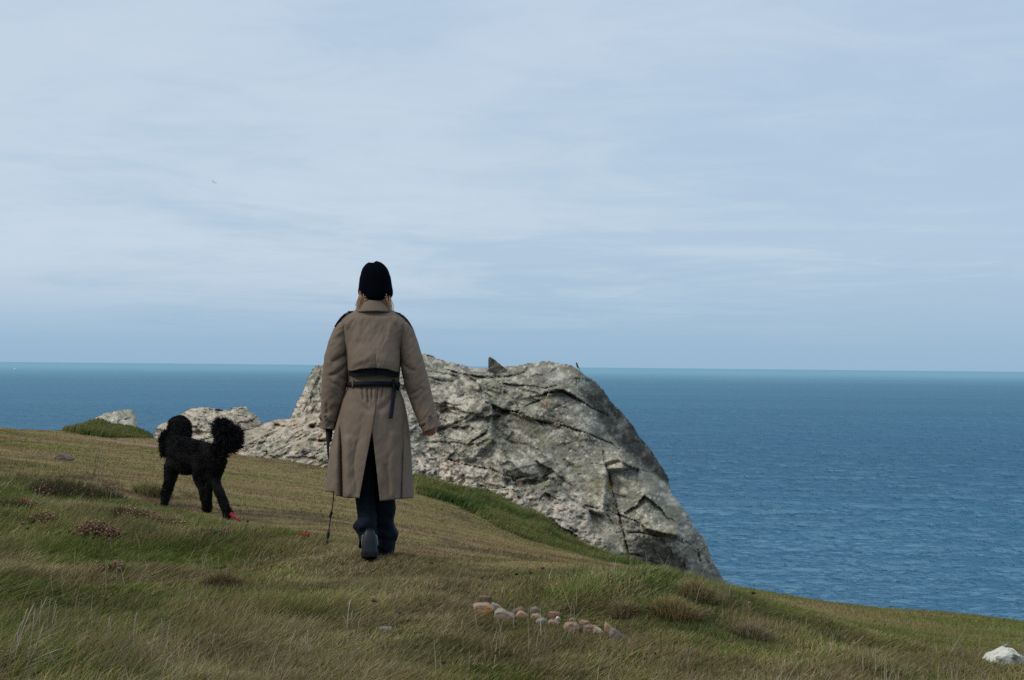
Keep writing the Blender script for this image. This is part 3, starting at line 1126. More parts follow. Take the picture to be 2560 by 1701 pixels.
def main_detail(PX, PY):
    shelf = in_poly(PX, PY, [(1000, 1170), (1150, 1175), (1230, 1225), (1262, 1222), (1330, 1217), (1374, 1200)] + SHELF_EDGE[1:] + [(1525, 1500), (900, 1500)])
    q, side = seg_dist(PX, PY, SHELF_EDGE)
    sm = sstep(np.where(shelf, q, -q), -7, 7)
    d = np.zeros(PX.shape)
    carve = np.zeros(PX.shape)
    a, ca = chips(PX, PY, 170, 90, 26, 3, 0.36, 0.14)
    b, cb = chips(PX, PY, 64, 30, 22, 5, 0.16, 0.05)
    c, cc = chips(PX, PY, 21, 11, 15, 8, 0.045, 0.018)
    smooth_z = sstep(PX, 1380, 1470)           # right part is massive and smooth
    left = 1 - sstep(PX, 860, 1000)
    smooth_z = np.maximum(smooth_z, 0.75 * np.exp(-(((PX - 1400) / 110) ** 2 + ((PY - 1110) / 75) ** 2) ** 2))
    amp = 1.0 - 0.80 * smooth_z - 0.25 * (1 - smooth_z) * sstep(PX, 1080, 1200)
    d += (a * (1 - 0.55 * smooth_z) + b * amp + c * (0.4 + 0.6 * amp))
    gate = sstep(fbm2(PX / 50, PY / 50, 2, 27), -0.15, 0.35)
    carve += 0.15 * ca * amp * gate + 0.12 * cb * amp * (1 - gate)
    d += 0.05 * fbm2(PX / 26, PY / 20, 5, 21) * amp + 0.022 * fbm2(PX / 7, PY / 6, 3, 22) + 0.09 * fbm2(PX / 90, PY / 60, 3, 23)
    # the seaward flank turns sharply away to the right of this edge
    eq, es = seg_dist(PX + 4 * fbm2(PX / 30, PY / 30, 3, 29), PY, EDGE)
    rt = es < 0
    d += np.where(rt, 0.034 * np.minimum(eq, 110), 0.0) * sstep(PY, 930, 985) * (1 - 0.75 * sstep(PY, 1190, 1260))
    d += rt * sstep(eq, 4, 30) * (0.5 * b + 0.7 * c + 0.10 * ridged(PX, PY, 60, 16, 62, 73, 4) * -1)
    # broad plates with their own tilt
    for poly, gx_, gy_, of in PLATES:
        pq, _ = seg_dist(PX, PY, poly + [poly[0]])
        mk = sstep(np.where(in_poly(PX, PY, poly), pq, -pq) + 2.5 * fbm2(PX / 12, PY / 12, 2, 28), -4, 4)
        cx0 = sum(p[0] for p in poly) / len(poly)
        cy0 = sum(p[1] for p in poly) / len(poly)
        d += mk * (of + gx_ * (PX - cx0) / 100 + gy_ * (PY - cy0) / 100)
    # layered top left, rough pitted shelf
    lay = ridged(PX, PY, 90, 9, 14, 31, 4)
    topleft = sstep(PY - (PX - 1050) * 0.12, 985, 935) * (1 - sstep(PX, 1330, 1430))
    d -= 0.085 * lay * topleft
    carve += 0.55 * topleft * sstep(lay, -0.1, -0.55)
    pits = fbm2(PX / 10, PY / 7, 4, 41)
    lp = ridged(PX, PY, 46, 11, -18, 42, 4)
    sh = np.maximum(sm * shelf, 0.7 * (1 - sstep(PX, 1130, 1290)) * sstep(PY, 990, 1060))
    d += sh * (0.10 * pits - 0.07 * lp) - 0.26 * sm * sstep(PX, 1240, 1330)
    carve += sh * 0.55 * sstep(pits, 0.10, 0.5)
    n_r = fbm2(PX / 16, PY / 10, 3, 43)
    rq, _ = seg_dist(PX + 5 * n_r, PY + 5 * n_r, RECESS + [RECESS[0]])
    rec = in_poly(PX, PY, RECESS)
    rr = sstep(np.where(rec, rq, -rq), -3, 9)
    d += 0.30 * rr * (0.7 + 0.5 * n_r)
    carve += 0.25 * rr * (1 + n_r)
    # bulge of the boulder above the recess
    d -= 0.34 * np.exp(-(((PX - 1300) / 75) ** 2 + ((PY - 1158) / 36) ** 2) ** 1.5)
    # dark hole beside the long crack
    d += 0.35 * np.exp(-((PX - 1264) / 14) ** 2 - ((PY - 1030) / 6) ** 2)
    carve += np.exp(-((PX - 1264) / 13) ** 2 - ((PY - 1030) / 5) ** 2)
    d += 0.40 * np.exp(-((PX - 1738) / 11) ** 2 - ((PY - 1394) / 26) ** 2)
    d += 0.12 * np.exp(-((PX - 1110) / 12) ** 2 - ((PY - 1030) / 20) ** 2)
    bq, _ = seg_dist(PX, PY, BLOCK2 + [BLOCK2[0]])
    rr2 = sstep(np.where(in_poly(PX, PY, BLOCK2), bq, -bq), -3, 5)
    d += 0.14 * rr2
    carve += 0.15 * rr2
    # the flank above the shelf at the far left, split in steep plates
    fl = left * sstep(1045 - PY, -10, 15)
    st = ridged(PX, PY, 70, 10, -64, 51, 4)
    d -= 0.10 * fl * st
    carve += 0.35 * fl * sstep(st, -0.1, -0.5)
    return d, np.clip(carve, 0, 1.4)


def main_colour(PX, PY, carve, sd):
    n1 = fbm2(PX / 70, PY / 45, 4, 61)
    n2 = fbm2(PX / 18, PY / 12, 4, 62)
    n3 = fbm2(PX / 5.0, PY / 3.6, 3, 63)
    grey = np.array((0.205, 0.200, 0.170))
    pale = np.array((0.490, 0.470, 0.405))
    pink = np.array((0.640, 0.535, 0.440))
    dark = np.array((0.115, 0.112, 0.100))
    green = np.array((0.215, 0.220, 0.140))
    right = sstep(PX, 1370, 1480)
    warm = np.clip(sstep(PY - (PX - 1030) * 0.42, 1065, 1150) * (1 - 0.85 * sstep(PX, 1490, 1540)) + 0.75 * np.exp(-((PX - 1120) / 55) ** 2 - ((PY - 1010) / 40) ** 2), 0, 1)
    warm = warm * (1 - sstep(PX - (PY - 1220) * 0.9, 1400, 1440))
    p = np.clip(0.42 + 1.2 * n1 + 1.1 * n2 + 0.7 * n3 + 0.30 * warm - 0.26 * right - 0.25 * sstep(PX - PY * 0.6, 560, 720) * (1 - right), 0, 1)[..., None]
    c = grey * (1 - p) + pale * p
    wp = (np.clip(warm * (0.58 + 0.9 * n2 + 0.6 * n1), 0, 0.9))[..., None]
    c = c * (1 - wp) + pink * wp
    gq = np.clip((fbm2(PX / 30, PY / 22, 4, 65) - 0.04) * 2.0, 0, 0.45)[..., None] * (1 - 0.6 * warm[..., None])
    c = c * (1 - gq) + green * gq
    dk = np.clip((fbm2(PX / 14, PY / 10, 4, 66) - 0.09) * 2.8, 0, 0.70)[..., None]
    c = c * (1 - dk) + dark * dk
    # crisp pale crust and dark pits on the fresh, rough left half
    rough_ = np.clip((1 - 0.8 * sstep(PX, 1210, 1330)) * 0.6 + 0.55 * warm, 0.1, 1)
    cr_ = (sstep(fbm2(PX / 13, PY / 8, 5, 91, 0.62), 0.06, 0.24) * 0.75 * rough_)[..., None]
    c = c * (1 - cr_) + np.array((0.66, 0.61, 0.53)) * cr_
    pt_ = (sstep(fbm2(PX / 9, PY / 5.5, 5, 92, 0.62), 0.12, 0.30) * 0.85 * rough_)[..., None]
    c = c * (1 - pt_) + np.array((0.095, 0.088, 0.075)) * pt_
    g1, g2, gid, gx_, gy_ = worley2(PX / 27 + 0.3 * n2, PY / 23 + 0.3 * n2, 93)
    big = (sstep(g1, 0.42, 0.24) * (((gid * 313.0) % 1) < 0.22) * np.clip(0.7 + n3, 0.2, 1))[..., None]
    c = c * (1 - 0.65 * big) + np.array((0.55, 0.54, 0.47)) * 0.65 * big
    # white lichen rosettes on the smooth right block
    f1, f2, cid, ox, oy = worley2(PX / 11, PY / 11, 67)
    zone = sstep(fbm2(PX / 60, PY / 60, 2, 68), -0.2, 0.15) * (0.50 + 0.9 * np.exp(-((PX - 1615) / 85) ** 2 - ((PY - 1265) / 55) ** 2) + 0.35 * np.exp(-((PX - 1330) / 90) ** 2 - ((PY - 1070) / 40) ** 2))
    ros = (sstep(f1, 0.15 + 0.32 * ((cid * 577.0) % 1), 0.05) * (((cid * 91.0) % 1) < zone))[..., None]
    c = c * (1 - 0.85 * ros) + np.array((0.62, 0.61, 0.54)) * 0.85 * ros
    br = np.exp(-((PX - 1535) / 26) ** 2 - ((PY - 1180) / 36) ** 2)[..., None] * 0.5
    c = c * (1 - br) + pale * br
    # rusty and yellow streaks
    for (x0, y0, sx, sy, col, k) in ((1528, 1214, 4.5, 13, (0.36, 0.21, 0.03), 0.9), (1362, 1010, 4, 6, (0.36, 0.13, 0.05), 0.8), (1297, 1209, 5, 3, (0.38, 0.20, 0.03), 0.9),
                                     (1138, 1154, 4, 3, (0.42, 0.17, 0.04), 0.9), (1232, 1219, 6, 3, (0.34, 0.20, 0.05), 0.7), (1442, 966, 2.4, 18, (0.50, 0.47, 0.32), 0.8),
                                     (1678, 1330, 12, 8, (0.21, 0.17, 0.06), 0.6), (1490, 1215, 22, 16, (0.24, 0.22, 0.12), 0.5), (1105, 1000, 10, 26, (0.14, 0.11, 0.10), 0.7)):
        k_ = (k * np.clip(np.exp(-((PX - x0) / sx) ** 2 - ((PY - y0) / sy) ** 2) * (1.1 + n3), 0, 1))[..., None]
        c = c * (1 - k_) + np.array(col) * k_
    # shade of the seaward side, turned from the sun, painted into its colour
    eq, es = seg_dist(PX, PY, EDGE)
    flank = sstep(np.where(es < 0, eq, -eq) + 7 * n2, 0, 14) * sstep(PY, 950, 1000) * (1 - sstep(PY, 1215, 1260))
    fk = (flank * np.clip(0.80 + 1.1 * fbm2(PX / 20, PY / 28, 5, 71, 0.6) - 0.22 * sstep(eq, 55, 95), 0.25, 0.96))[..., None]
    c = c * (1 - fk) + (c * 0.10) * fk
    dq, _ = seg_dist(PX, PY, SHADE_FACET + [SHADE_FACET[0]])
    df = sstep(np.where(in_poly(PX, PY, SHADE_FACET), dq, -dq) + 8 * n2, -4, 10)[..., None]
    c = c * (1 - df) + (c * 0.72) * df  # facet darkened further, also painted shade
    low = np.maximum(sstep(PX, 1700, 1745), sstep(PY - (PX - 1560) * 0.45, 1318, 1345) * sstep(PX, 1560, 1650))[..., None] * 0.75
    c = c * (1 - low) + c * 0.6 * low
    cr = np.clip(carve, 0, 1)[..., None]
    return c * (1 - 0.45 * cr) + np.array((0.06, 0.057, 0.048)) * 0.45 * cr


MAIN_POLY = [(700, 1075), (722, 1044), (745, 999), (761, 968), (766, 945), (778, 924), (789, 913), (812, 911), (880, 905), (960, 884), (1010, 880), (1049, 882), (1083, 888), (1091, 894),
             (1120, 901), (1154, 910), (1165, 915), (1195, 919), (1224, 920), (1250, 917), (1278, 914), (1320, 909), (1354, 903), (1376, 903), (1405, 907), (1434, 914), (1450, 925), (1466, 941),
             (1491, 953), (1508, 972), (1522, 995), (1537, 1010), (1564, 1039), (1585, 1067), (1600, 1092), (1611, 1105), (1644, 1146), (1670, 1190), (1679, 1228), (1703, 1261), (1722, 1290),
             (1736, 1317), (1762, 1345), (1770, 1368), (1777, 1394), (1797, 1427), (1826, 1469), (1850, 1510), (1850, 1560), (700, 1560)]
MAIN_TOP = MAIN_POLY[:48]
MAIN_CTRL = [(1030, 1190, 24.0), (1100, 1215, 23.8), (1200, 1235, 23.5), (1345, 1300, 23.0), (1400, 1345, 22.8), (1540, 1400, 22.6), (1600, 1440, 22.5), (1700, 1480, 22.9), (1800, 1500, 24.0),
             (1030, 1500, 23.0), (1400, 1540, 22.0), (1800, 1550, 23.6), (800, 1200, 24.3), (800, 1500, 23.4), (900, 1200, 24.2),
             (1060, 1100, 25.0), (1200, 1100, 24.8), (1260, 1170, 24.2), (1350, 1100, 24.7), (1350, 1230, 23.8), (1450, 1200, 24.1), (1450, 1300, 23.3), (1560, 1220, 23.7), (1600, 1300, 23.0),
             (1650, 1300, 23.1), (1690, 1330, 23.1), (1560, 1350, 22.9), (1660, 1400, 22.9), (1720, 1400, 23.3),
             (1050, 950, 26.2), (1200, 960, 26.0), (1200, 1030, 25.4), (1350, 940, 26.1), (1350, 1000, 25.4), (1430, 960, 25.9), (1440, 1000, 25.3), (1400, 1060, 24.9),
             (1049, 890, 27.0), (1154, 915, 26.9), (1221, 926, 26.8), (1353, 908, 26.9), (1434, 920, 26.8),
             (1490, 1070, 24.9), (1560, 1140, 24.3), (1635, 1225, 23.7), (1500, 1130, 24.5),
             (1466, 950, 26.4), (1508, 980, 26.7), (1540, 1040, 26.6), (1564, 1050, 26.9), (1530, 1080, 25.9), (1600, 1120, 26.1), (1611, 1110, 26.7), (1650, 1180, 25.8), (1668, 1195, 26.2), (1690, 1262, 24.6),
             (1703, 1268, 25.0), (1755, 1345, 24.9), (1790, 1427, 24.9), (1822, 1475, 25.2), (1740, 1350, 24.1),
             (725, 1050, 26.4), (780, 1000, 26.2), (806, 950, 26.5), (790, 920, 27.0), (900, 900, 27.0), (900, 1000, 25.8), (900, 1100, 25.0), (760, 1070, 26.0), (980, 890, 27.0)]
CR = [  # polyline, width, depth, step
    ([(1115, 924), (1150, 937), (1179, 939), (1192, 943), (1223, 947), (1238, 946)], 3.2, 0.34, -0.05),
    ([(1060, 888), (1085, 894), (1112, 907), (1129, 912), (1160, 921)], 3.0, 0.30, -0.06),
    ([(1238, 943), (1257, 947), (1288, 939), (1311, 931), (1318, 920)], 3.4, 0.40, -0.06),
    ([(1262, 962), (1288, 965), (1320, 964), (1363, 972), (1392, 966)], 2.8, 0.28, -0.04),
    ([(1158, 999), (1192, 995), (1219, 991)], 1.8, 0.16, 0),
    ([(1215, 1008), (1230, 1014), (1259, 1027), (1288, 1031), (1320, 1045), (1361, 1059), (1390, 1061), (1415, 1068), (1434, 1075), (1463, 1083), (1491, 1096), (1530, 1111), (1558, 1134), (1600, 1172)], 3.0, 0.34, -0.10),
    ([(1288, 1031), (1320, 1014), (1348, 1002)], 2.2, 0.22, 0),
    ([(1362, 985), (1403, 976), (1434, 991), (1459, 1006), (1480, 1021), (1510, 1034)], 3.0, 0.30, 0.08),
    ([(1441, 941), (1440, 987)], 2.0, 0.18, 0.03), ([(1380, 1025), (1422, 1004)], 3.0, 0.10, 0), ([(1361, 1025), (1362, 1058)], 2.6, 0.22, 0),
    ([(1120, 1150), (1152, 1160), (1183, 1168), (1211, 1173), (1230, 1175), (1259, 1190), (1288, 1196), (1320, 1195), (1348, 1197), (1373, 1188)], 3.2, 0.34, -0.10),
    ([(1200, 1215), (1234, 1224), (1259, 1221)], 3.0, 0.28, -0.04),
    ([(1510, 1130), (1514, 1161), (1526, 1200), (1533, 1234), (1543, 1272), (1554, 1313), (1566, 1351), (1572, 1391), (1573, 1440)], 3.4, 0.42, 0.03),
    ([(1447, 1186), (1491, 1185), (1507, 1187), (1524, 1198)], 1.8, 0.14, 0), ([(1463, 1265), (1491, 1272), (1520, 1278), (1547, 1288), (1590, 1306), (1624, 1327), (1662, 1338), (1695, 1343), (1723, 1363)], 3.0, 0.34, -0.06),
    ([(1560, 1324), (1572, 1334), (1600, 1332), (1640, 1341)], 3.2, 0.30, -0.03), ([(1528, 1391), (1568, 1386), (1587, 1387), (1630, 1398)], 2.8, 0.30, 0), ([(1540, 1400), (1575, 1407), (1620, 1415)], 2.2, 0.2, 0),
    ([(1596, 1095), (1597, 1140), (1595, 1166)], 3.6, 0.18, 0.06),
    ([(1535, 1236), (1560, 1243), (1590, 1250)], 2.2, 0.16, 0), ([(1085, 1082), (1120, 1066), (1148, 1055)], 3.4, 0.18, 0.03), ([(1180, 1103), (1215, 1085), (1228, 1055), (1245, 1040)], 3.2, 0.20, 0.04),
    ([(1276, 1106), (1320, 1112), (1350, 1140)], 2.6, 0.16, 0), ([(1045, 1128), (1062, 1140), (1070, 1160)], 2.4, 0.2, 0), ([(1100, 1092), (1140, 1102)], 2.4, 0.2, 0),
    ([(1410, 1150), (1440, 1170), (1480, 1160)], 2.4, 0.10, 0), ([(1640, 1100), (1660, 1180)], 3.0, 0.16, 0), ([(1735, 1330), (1745, 1380), (1760, 1440)], 4.0, 0.2, 0.04),
]


def shelf_detail(PX, PY):
    a, ca = chips(PX, PY, 80, 26, -22, 13, 0.16, 0.10)
    b, cb = chips(PX, PY, 30, 11, -26, 15, 0.09, 0.05)
    lay = ridged(PX, PY, 60, 7.5, -27, 17, 5)
    pit = fbm2(PX / 9, PY / 6, 4, 18)
    d = a + b - 0.09 * lay + 0.06 * pit + 0.06 * fbm2(PX / 50, PY / 40, 3, 19)
    carve = 0.3 * ca + 0.3 * cb + 0.5 * sstep(lay, -0.05, -0.5) + 0.4 * sstep(pit, 0.15, 0.5)
    for (x, y, sx, sy, k) in ((781, 1067, 7, 5, 0.35), (800, 1103, 20, 4, 0.30), (690, 1064, 10, 4, 0.25), (760, 1135, 9, 6, 0.2)):
        g = np.exp(-((PX - x) / sx) ** 2 - ((PY - y) / sy) ** 2)
        d = d + k * g
        carve = carve + 0.9 * g
    return d, np.clip(carve, 0, 1.3)


def warm_colour(PX, PY, carve, sd, pinky=0.75, seed=0):
    n1 = fbm2(PX / 60, PY / 30, 4, 81 + seed)
    n2 = fbm2(PX / 12, PY / 7, 4, 82 + seed)
    n3 = fbm2(PX / 4.2, PY / 3, 3, 83 + seed)
    grey = np.array((0.320, 0.295, 0.240))
    pale = np.array((0.560, 0.515, 0.425))
    pink = np.array((0.540, 0.420, 0.335))
    p = np.clip(0.48 + 0.7 * n1 + 0.75 * n2 + 0.55 * n3, 0, 1)[..., None]
    c = grey * (1 - p) + pale * p
    pz = (sstep(fbm2(PX / 11, PY / 6.5, 5, 94 + seed, 0.62), 0.06, 0.24) * 0.6)[..., None]
    c = c * (1 - pz) + np.array((0.64, 0.585, 0.50)) * pz
    w_ = np.clip(pinky * (0.45 + 0.9 * n1 + 0.9 * n2), 0, 0.9)[..., None]
    c = c * (1 - w_) + pink * w_
    dk = np.clip((fbm2(PX / 9, PY / 6, 4, 86 + seed) - 0.15) * 2.6, 0, 0.7)[..., None]
    c = c * (1 - dk) + np.array((0.13, 0.12, 0.10)) * dk
    g = np.clip((fbm2(PX / 25, PY / 18, 3, 87 + seed) - 0.12) * 2.0, 0, 0.5)[..., None]
    c = c * (1 - g) + np.array((0.235, 0.235, 0.150)) * g
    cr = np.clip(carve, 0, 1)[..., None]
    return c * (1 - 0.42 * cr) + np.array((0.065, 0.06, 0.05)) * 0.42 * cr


def bould_detail(PX, PY):
    a, ca = chips(PX, PY, 62, 26, 8, 23, 0.15, 0.12)
    b, cb = chips(PX, PY, 24, 10, 6, 25, 0.08, 0.05)
    lay = ridged(PX, PY, 55, 8, 7, 27, 4)
    d = a + b - 0.08 * lay + 0.05 * fbm2(PX / 9, PY / 7, 4, 28)
    carve = 0.35 * ca + 0.3 * cb + 0.5 * sstep(lay, -0.05, -0.5)
    g = np.exp(-((PX - 495) / 13) ** 2 - ((PY - 1083) / 7) ** 2)
    return d + 0.3 * g, np.clip(carve + 0.8 * g, 0, 1.3)


def far_detail(PX, PY):
    a, ca = chips(PX, PY, 40, 24, -30, 33, 0.16, 0.10)
    d = a + 0.06 * fbm2(PX / 14, PY / 12, 4, 38)
    g = np.exp(-((PX - 312) / 14) ** 2 - ((PY - 1042) / 12) ** 2)
    return d + 0.2 * g, np.clip(0.4 * ca + 0.6 * g, 0, 1.2)


def far_colour(PX, PY, carve, sd):
    c = warm_colour(PX, PY, carve, sd, 0.12, 9) * np.array((0.92, 0.97, 1.02))
    k = (np.exp(-((PX - 228) / 9) ** 2 - ((PY - 1056) / 7) ** 2) * 0.9)[..., None]
    r = (sstep(PX, 345, 355) * 0.35)[..., None]
    c = c * (1 - r) + np.array((0.26, 0.17, 0.13)) * r
    return c * (1 - k) + np.array((0.42, 0.18, 0.05)) * k


def build_rocks():
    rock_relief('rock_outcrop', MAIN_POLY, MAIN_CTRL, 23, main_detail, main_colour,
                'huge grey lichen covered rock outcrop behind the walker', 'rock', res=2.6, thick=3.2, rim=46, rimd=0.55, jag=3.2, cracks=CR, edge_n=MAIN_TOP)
    SH = [(520, 1160), (560, 1118), (590, 1092), (607, 1078), (656, 1061), (676, 1054), (700, 1046), (722, 1046), (745, 1041), (780, 1034), (806, 1024), (850, 1010), (900, 1008), (960, 1040),
          (1010, 1100), (1045, 1160), (1060, 1230), (1040, 1320), (520, 1320)]
    SC_ = [(540, 1150, 24.3), (600, 1140, 23.8), (700, 1155, 23.6), (813, 1180, 23.4), (900, 1190, 23.5), (1000, 1200, 23.8), (620, 1085, 24.9), (700, 1055, 25.6), (800, 1035, 25.6), (880, 1020, 25.6),
           (700, 1100, 24.6), (800, 1100, 24.5), (900, 1100, 24.5), (760, 1300, 23.0), (540, 1300, 23.6), (1000, 1300, 23.4), (640, 1066, 25.4)]
    rock_relief('rock_shelf', SH, SC_, 23, shelf_detail, lambda *a: warm_colour(*a, 0.8, 0), 'low pinkish beige rock shelf with slanting layers between the dog and the walker', 'rock',
                res=2.2, thick=1.5, rim=34, rimd=0.5, jag=3.5, edge_n=SH[1:16])
    BO = [(380, 1130), (383, 1092), (390, 1068), (400, 1061), (420, 1052), (445, 1037), (466, 1025), (475, 1021), (505, 1017), (520, 1018), (548, 1022), (575, 1025), (580, 1018), (617, 1017), (622, 1024),
          (626, 1029), (642, 1037), (648, 1046), (652, 1054), (660, 1075), (640, 1130), (600, 1200), (380, 1200)]
    BC = [(390, 1110, 25.0), (450, 1110, 24.7), (520, 1112, 24.7), (600, 1110, 25.0), (400, 1070, 25.7), (470, 1050, 25.5), (520, 1030, 26.0), (600, 1040, 25.8), (640, 1060, 25.9), (390, 1190, 24.5), (600, 1190, 24.5)]
    rock_relief('boulder', BO, BC, 25, bould_detail, lambda *a: warm_colour(*a, 0.35, 4), 'beige layered boulder behind the black dog, blocky at its right end', 'rock', res=2.0, thick=1.8, rim=26, rimd=0.45, jag=3.0,
                edge_n=BO[:20])
    FR = [(180, 1100), (200, 1062), (231, 1047), (261, 1033), (282, 1029), (297, 1025), (318, 1023), (331, 1025), (338, 1036), (343, 1051), (344, 1070), (356, 1073), (364, 1080), (371, 1090), (376, 1102),
          (392, 1120), (392, 1170), (180, 1170)]
    FC = [(200, 1090, 25.9), (260, 1060, 25.5), (320, 1060, 25.2), (360, 1095, 25.2), (300, 1035, 25.8), (335, 1045, 25.7), (240, 1160, 25.0), (370, 1160, 25.0)]
    rock_relief('boulder', FR, FC, 25, far_detail, far_colour, 'grey white rock capped with green grass at the far left', 'rock', res=1.7, thick=1.4, rim=18, rimd=0.4, jag=2.5, edge_n=FR[:16])
    # the pointed slab that stands on the crest
    b = at(1222, 926, 26.9)
    pts = [(0, 0), (0.0, 0.240), (0.020, 0.255), (0.045, 0.238), (0.105, 0.196), (0.17, 0.138), (0.235, 0.096), (0.30, 0.052), (0.34, 0.012), (0.36, -0.15), (0, -0.15)]
    bm = bmesh.new()
    rows = []
    for dy, sh in ((-0.10, 0.97), (-0.03, 1.0), (0.07, 1.0), (0.13, 0.94)):
        rows.append([bm.verts.new((x * sh + 0.01 * random.uniform(-1, 1), dy + 0.02 * random.uniform(-1, 1), z * sh + 0.006 * random.uniform(-1, 1))) for x, z in pts])
    for r0, r1 in zip(rows[:-1], rows[1:]):
        for i in range(len(pts)):
            j = (i + 1) % len(pts)
            bm.faces.new((r0[i], r0[j], r1[j], r1[i]))
    bm.faces.new(rows[0])
    bm.faces.new(rows[-1][::-1])
    bmesh.ops.recalc_face_normals(bm, faces=bm.faces)
    bmesh.ops.triangulate(bm, faces=bm.faces)
    bmesh.ops.subdivide_edges(bm, edges=bm.edges, cuts=3, use_grid_fill=True)
    me = bpy.data.meshes.new('rock_slab')
    bm.to_mesh(me)
    bm.free()
    V = get_co(me)
    V += get_no(me) * (0.010 * fbm(V * 14, 3, 2))[:, None]
    set_co(me, V)
    n = fbm(V * 22, 4, 5)[:, None]
    c = np.array((0.115, 0.113, 0.10)) * (1 + 0.8 * n)
    o_ = (np.exp(-((V[:, 0] - 0.17) / 0.05) ** 2 - ((V[:, 2] - 0.14) / 0.05) ** 2) * 0.6)[:, None]
    put_col(me, 'col', (c * (1 - o_) + np.array((0.32, 0.17, 0.05)) * o_).clip(0.02, 0.6))
    tag(link('rock_slab', me, M_ROCK, loc=b), 'dark pointed triangular slab standing on the crest of the big outcrop', 'rock')


build_rocks()
# ------------------------------------------------------------------ the walker
M_COAT = cloth_mat('coat_gabardine', (0.172, 0.129, 0.097), (0.157, 0.117, 0.088), 1400, 30, 0.12, 0.8, 0.18)
M_NAVY = cloth_mat('navy_trim_and_shade', (0.010, 0.013, 0.019), (0.007, 0.009, 0.013), 700, 20, 0.3, 0.8, 0.15)  # belt, epaulettes and the painted shade under the flap
M_DENIM = cloth_mat('dark_denim', (0.0055, 0.0105, 0.0185), (0.0035, 0.007, 0.012), 900, 14, 0.5, 0.85, 0.15)
M_SKIN = plain_mat('skin', (0.50, 0.20, 0.15), (0.44, 0.16, 0.12), 40, 0.55, 0.3, 0.1)
M_SHOE = plain_mat('shoe_leather', (0.0075, 0.0115, 0.017), (0.005, 0.008, 0.012), 30, 0.5, 0.3, 0.15)
M_SOLE = plain_mat('shoe_rubber', (0.005, 0.005, 0.006), (0.008, 0.0085, 0.0095), 60, 0.8, 0.2)
M_STRIPE = plain_mat('shoe_piping', (0.55, 0.58, 0.60), (0.45, 0.48, 0.5), 60, 0.5)
M_BUTTON = plain_mat('horn_button', (0.045, 0.032, 0.024), (0.09, 0.07, 0.055), 120, 0.35, 0.5)
M_STRAP = plain_mat('lead_webbing', (0.012, 0.013, 0.015), (0.020, 0.020, 0.022), 200, 0.75, 0.2)
M_RED = plain_mat('red_webbing', (0.34, 0.008, 0.03), (0.24, 0.006, 0.02), 120, 0.65, 0.2)


def knit_mat():
    m, t = new_mat('black_knit')
    co = obj_co(t)
    wv = t.n('ShaderNodeTexWave', wave_type='BANDS', bands_direction='X')
    t.l(co, wv.inputs['Vector'])
    wv.inputs['Scale'].default_value = 38
    wv.inputs['Distortion'].default_value = 1.2
    n1 = t.noise(co, 160, 3)
    c = t.mix(t.ramp(n1, 0.3, 0.7), (0.0012, 0.0018, 0.0036), (0.0026, 0.0034, 0.0060))
    h = t.math('ADD', wv.outputs['Fac'], t.math('MULTIPLY', n1, 0.8))
    b = principled(t, c, 1.0, 0.02, bump(t, h, 0.5, 0.004))
    b.inputs['Sheen Weight'].default_value = 0.0
    return m


M_KNIT = knit_mat()
WY = 8.2
WR = at(940, 1402, WY)
WR = Vector((WR.x, WR.y, WR.z))
MPX = (at(1040, 1402, WY) - at(940, 1402, WY)).length / 100        # metres per photograph pixel at the walker


def PW(px, py, dy=0.0):
    return at(px, py, WY + dy) - WR


def PWn(px, py, dy):
    return at_np(px, py, WY + np.asarray(dy)) - np.array(WR)


def ip(x, tab, col):
    return np.interp(x, [r[0] for r in tab], [r[col] for r in tab])


def folds(px, py, lines):
    """depth of cloth folds (pixels): list of polyline, width, amount; + = inwards"""
    o = np.zeros(np.shape(px))
    for pts, wd, am in lines:
        q, s = seg_dist(px, py, pts)
        ys = [p[1] for p in pts]
        fade = sstep(py, min(ys) - 6, min(ys) + 10) * (1 - sstep(py, max(ys) - 6, max(ys) + 10)) if max(ys) - min(ys) > 24 else 1
        o = o + am * np.exp(-(q / wd) ** 2) * fade
    return o


COAT = [  # py, left, right, half depth, centre depth
    (771, 897, 972, 0.060, 0.00), (777, 889, 980, 0.068, 0.00), (783, 875, 992, 0.078, 0.00), (790, 862, 1005, 0.086, 0.0), (799, 852, 1016, 0.094, 0.0), (810, 846, 1024, 0.102, 0.0),
    (825, 848, 1021, 0.112, 0.0), (845, 855, 1010, 0.124, 0.0), (870, 861, 1003, 0.134, 0.0), (900, 866, 1001, 0.136, 0.0), (930, 869, 999, 0.122, 0.0), (948, 871, 997, 0.114, 0.0),
    (961, 871, 996, 0.114, 0.0), (975, 868, 998, 0.126, 0.0), (1000, 858, 1008, 0.140, 0.0), (1036, 849, 1016, 0.156, 0.0), (1076, 838, 1022, 0.168, 0.0), (1135, 824, 1026, 0.182, 0.0), (1190, 818, 1028, 0.192, 0.0),
    (1244, 814, 1031, 0.200, 0.0)]
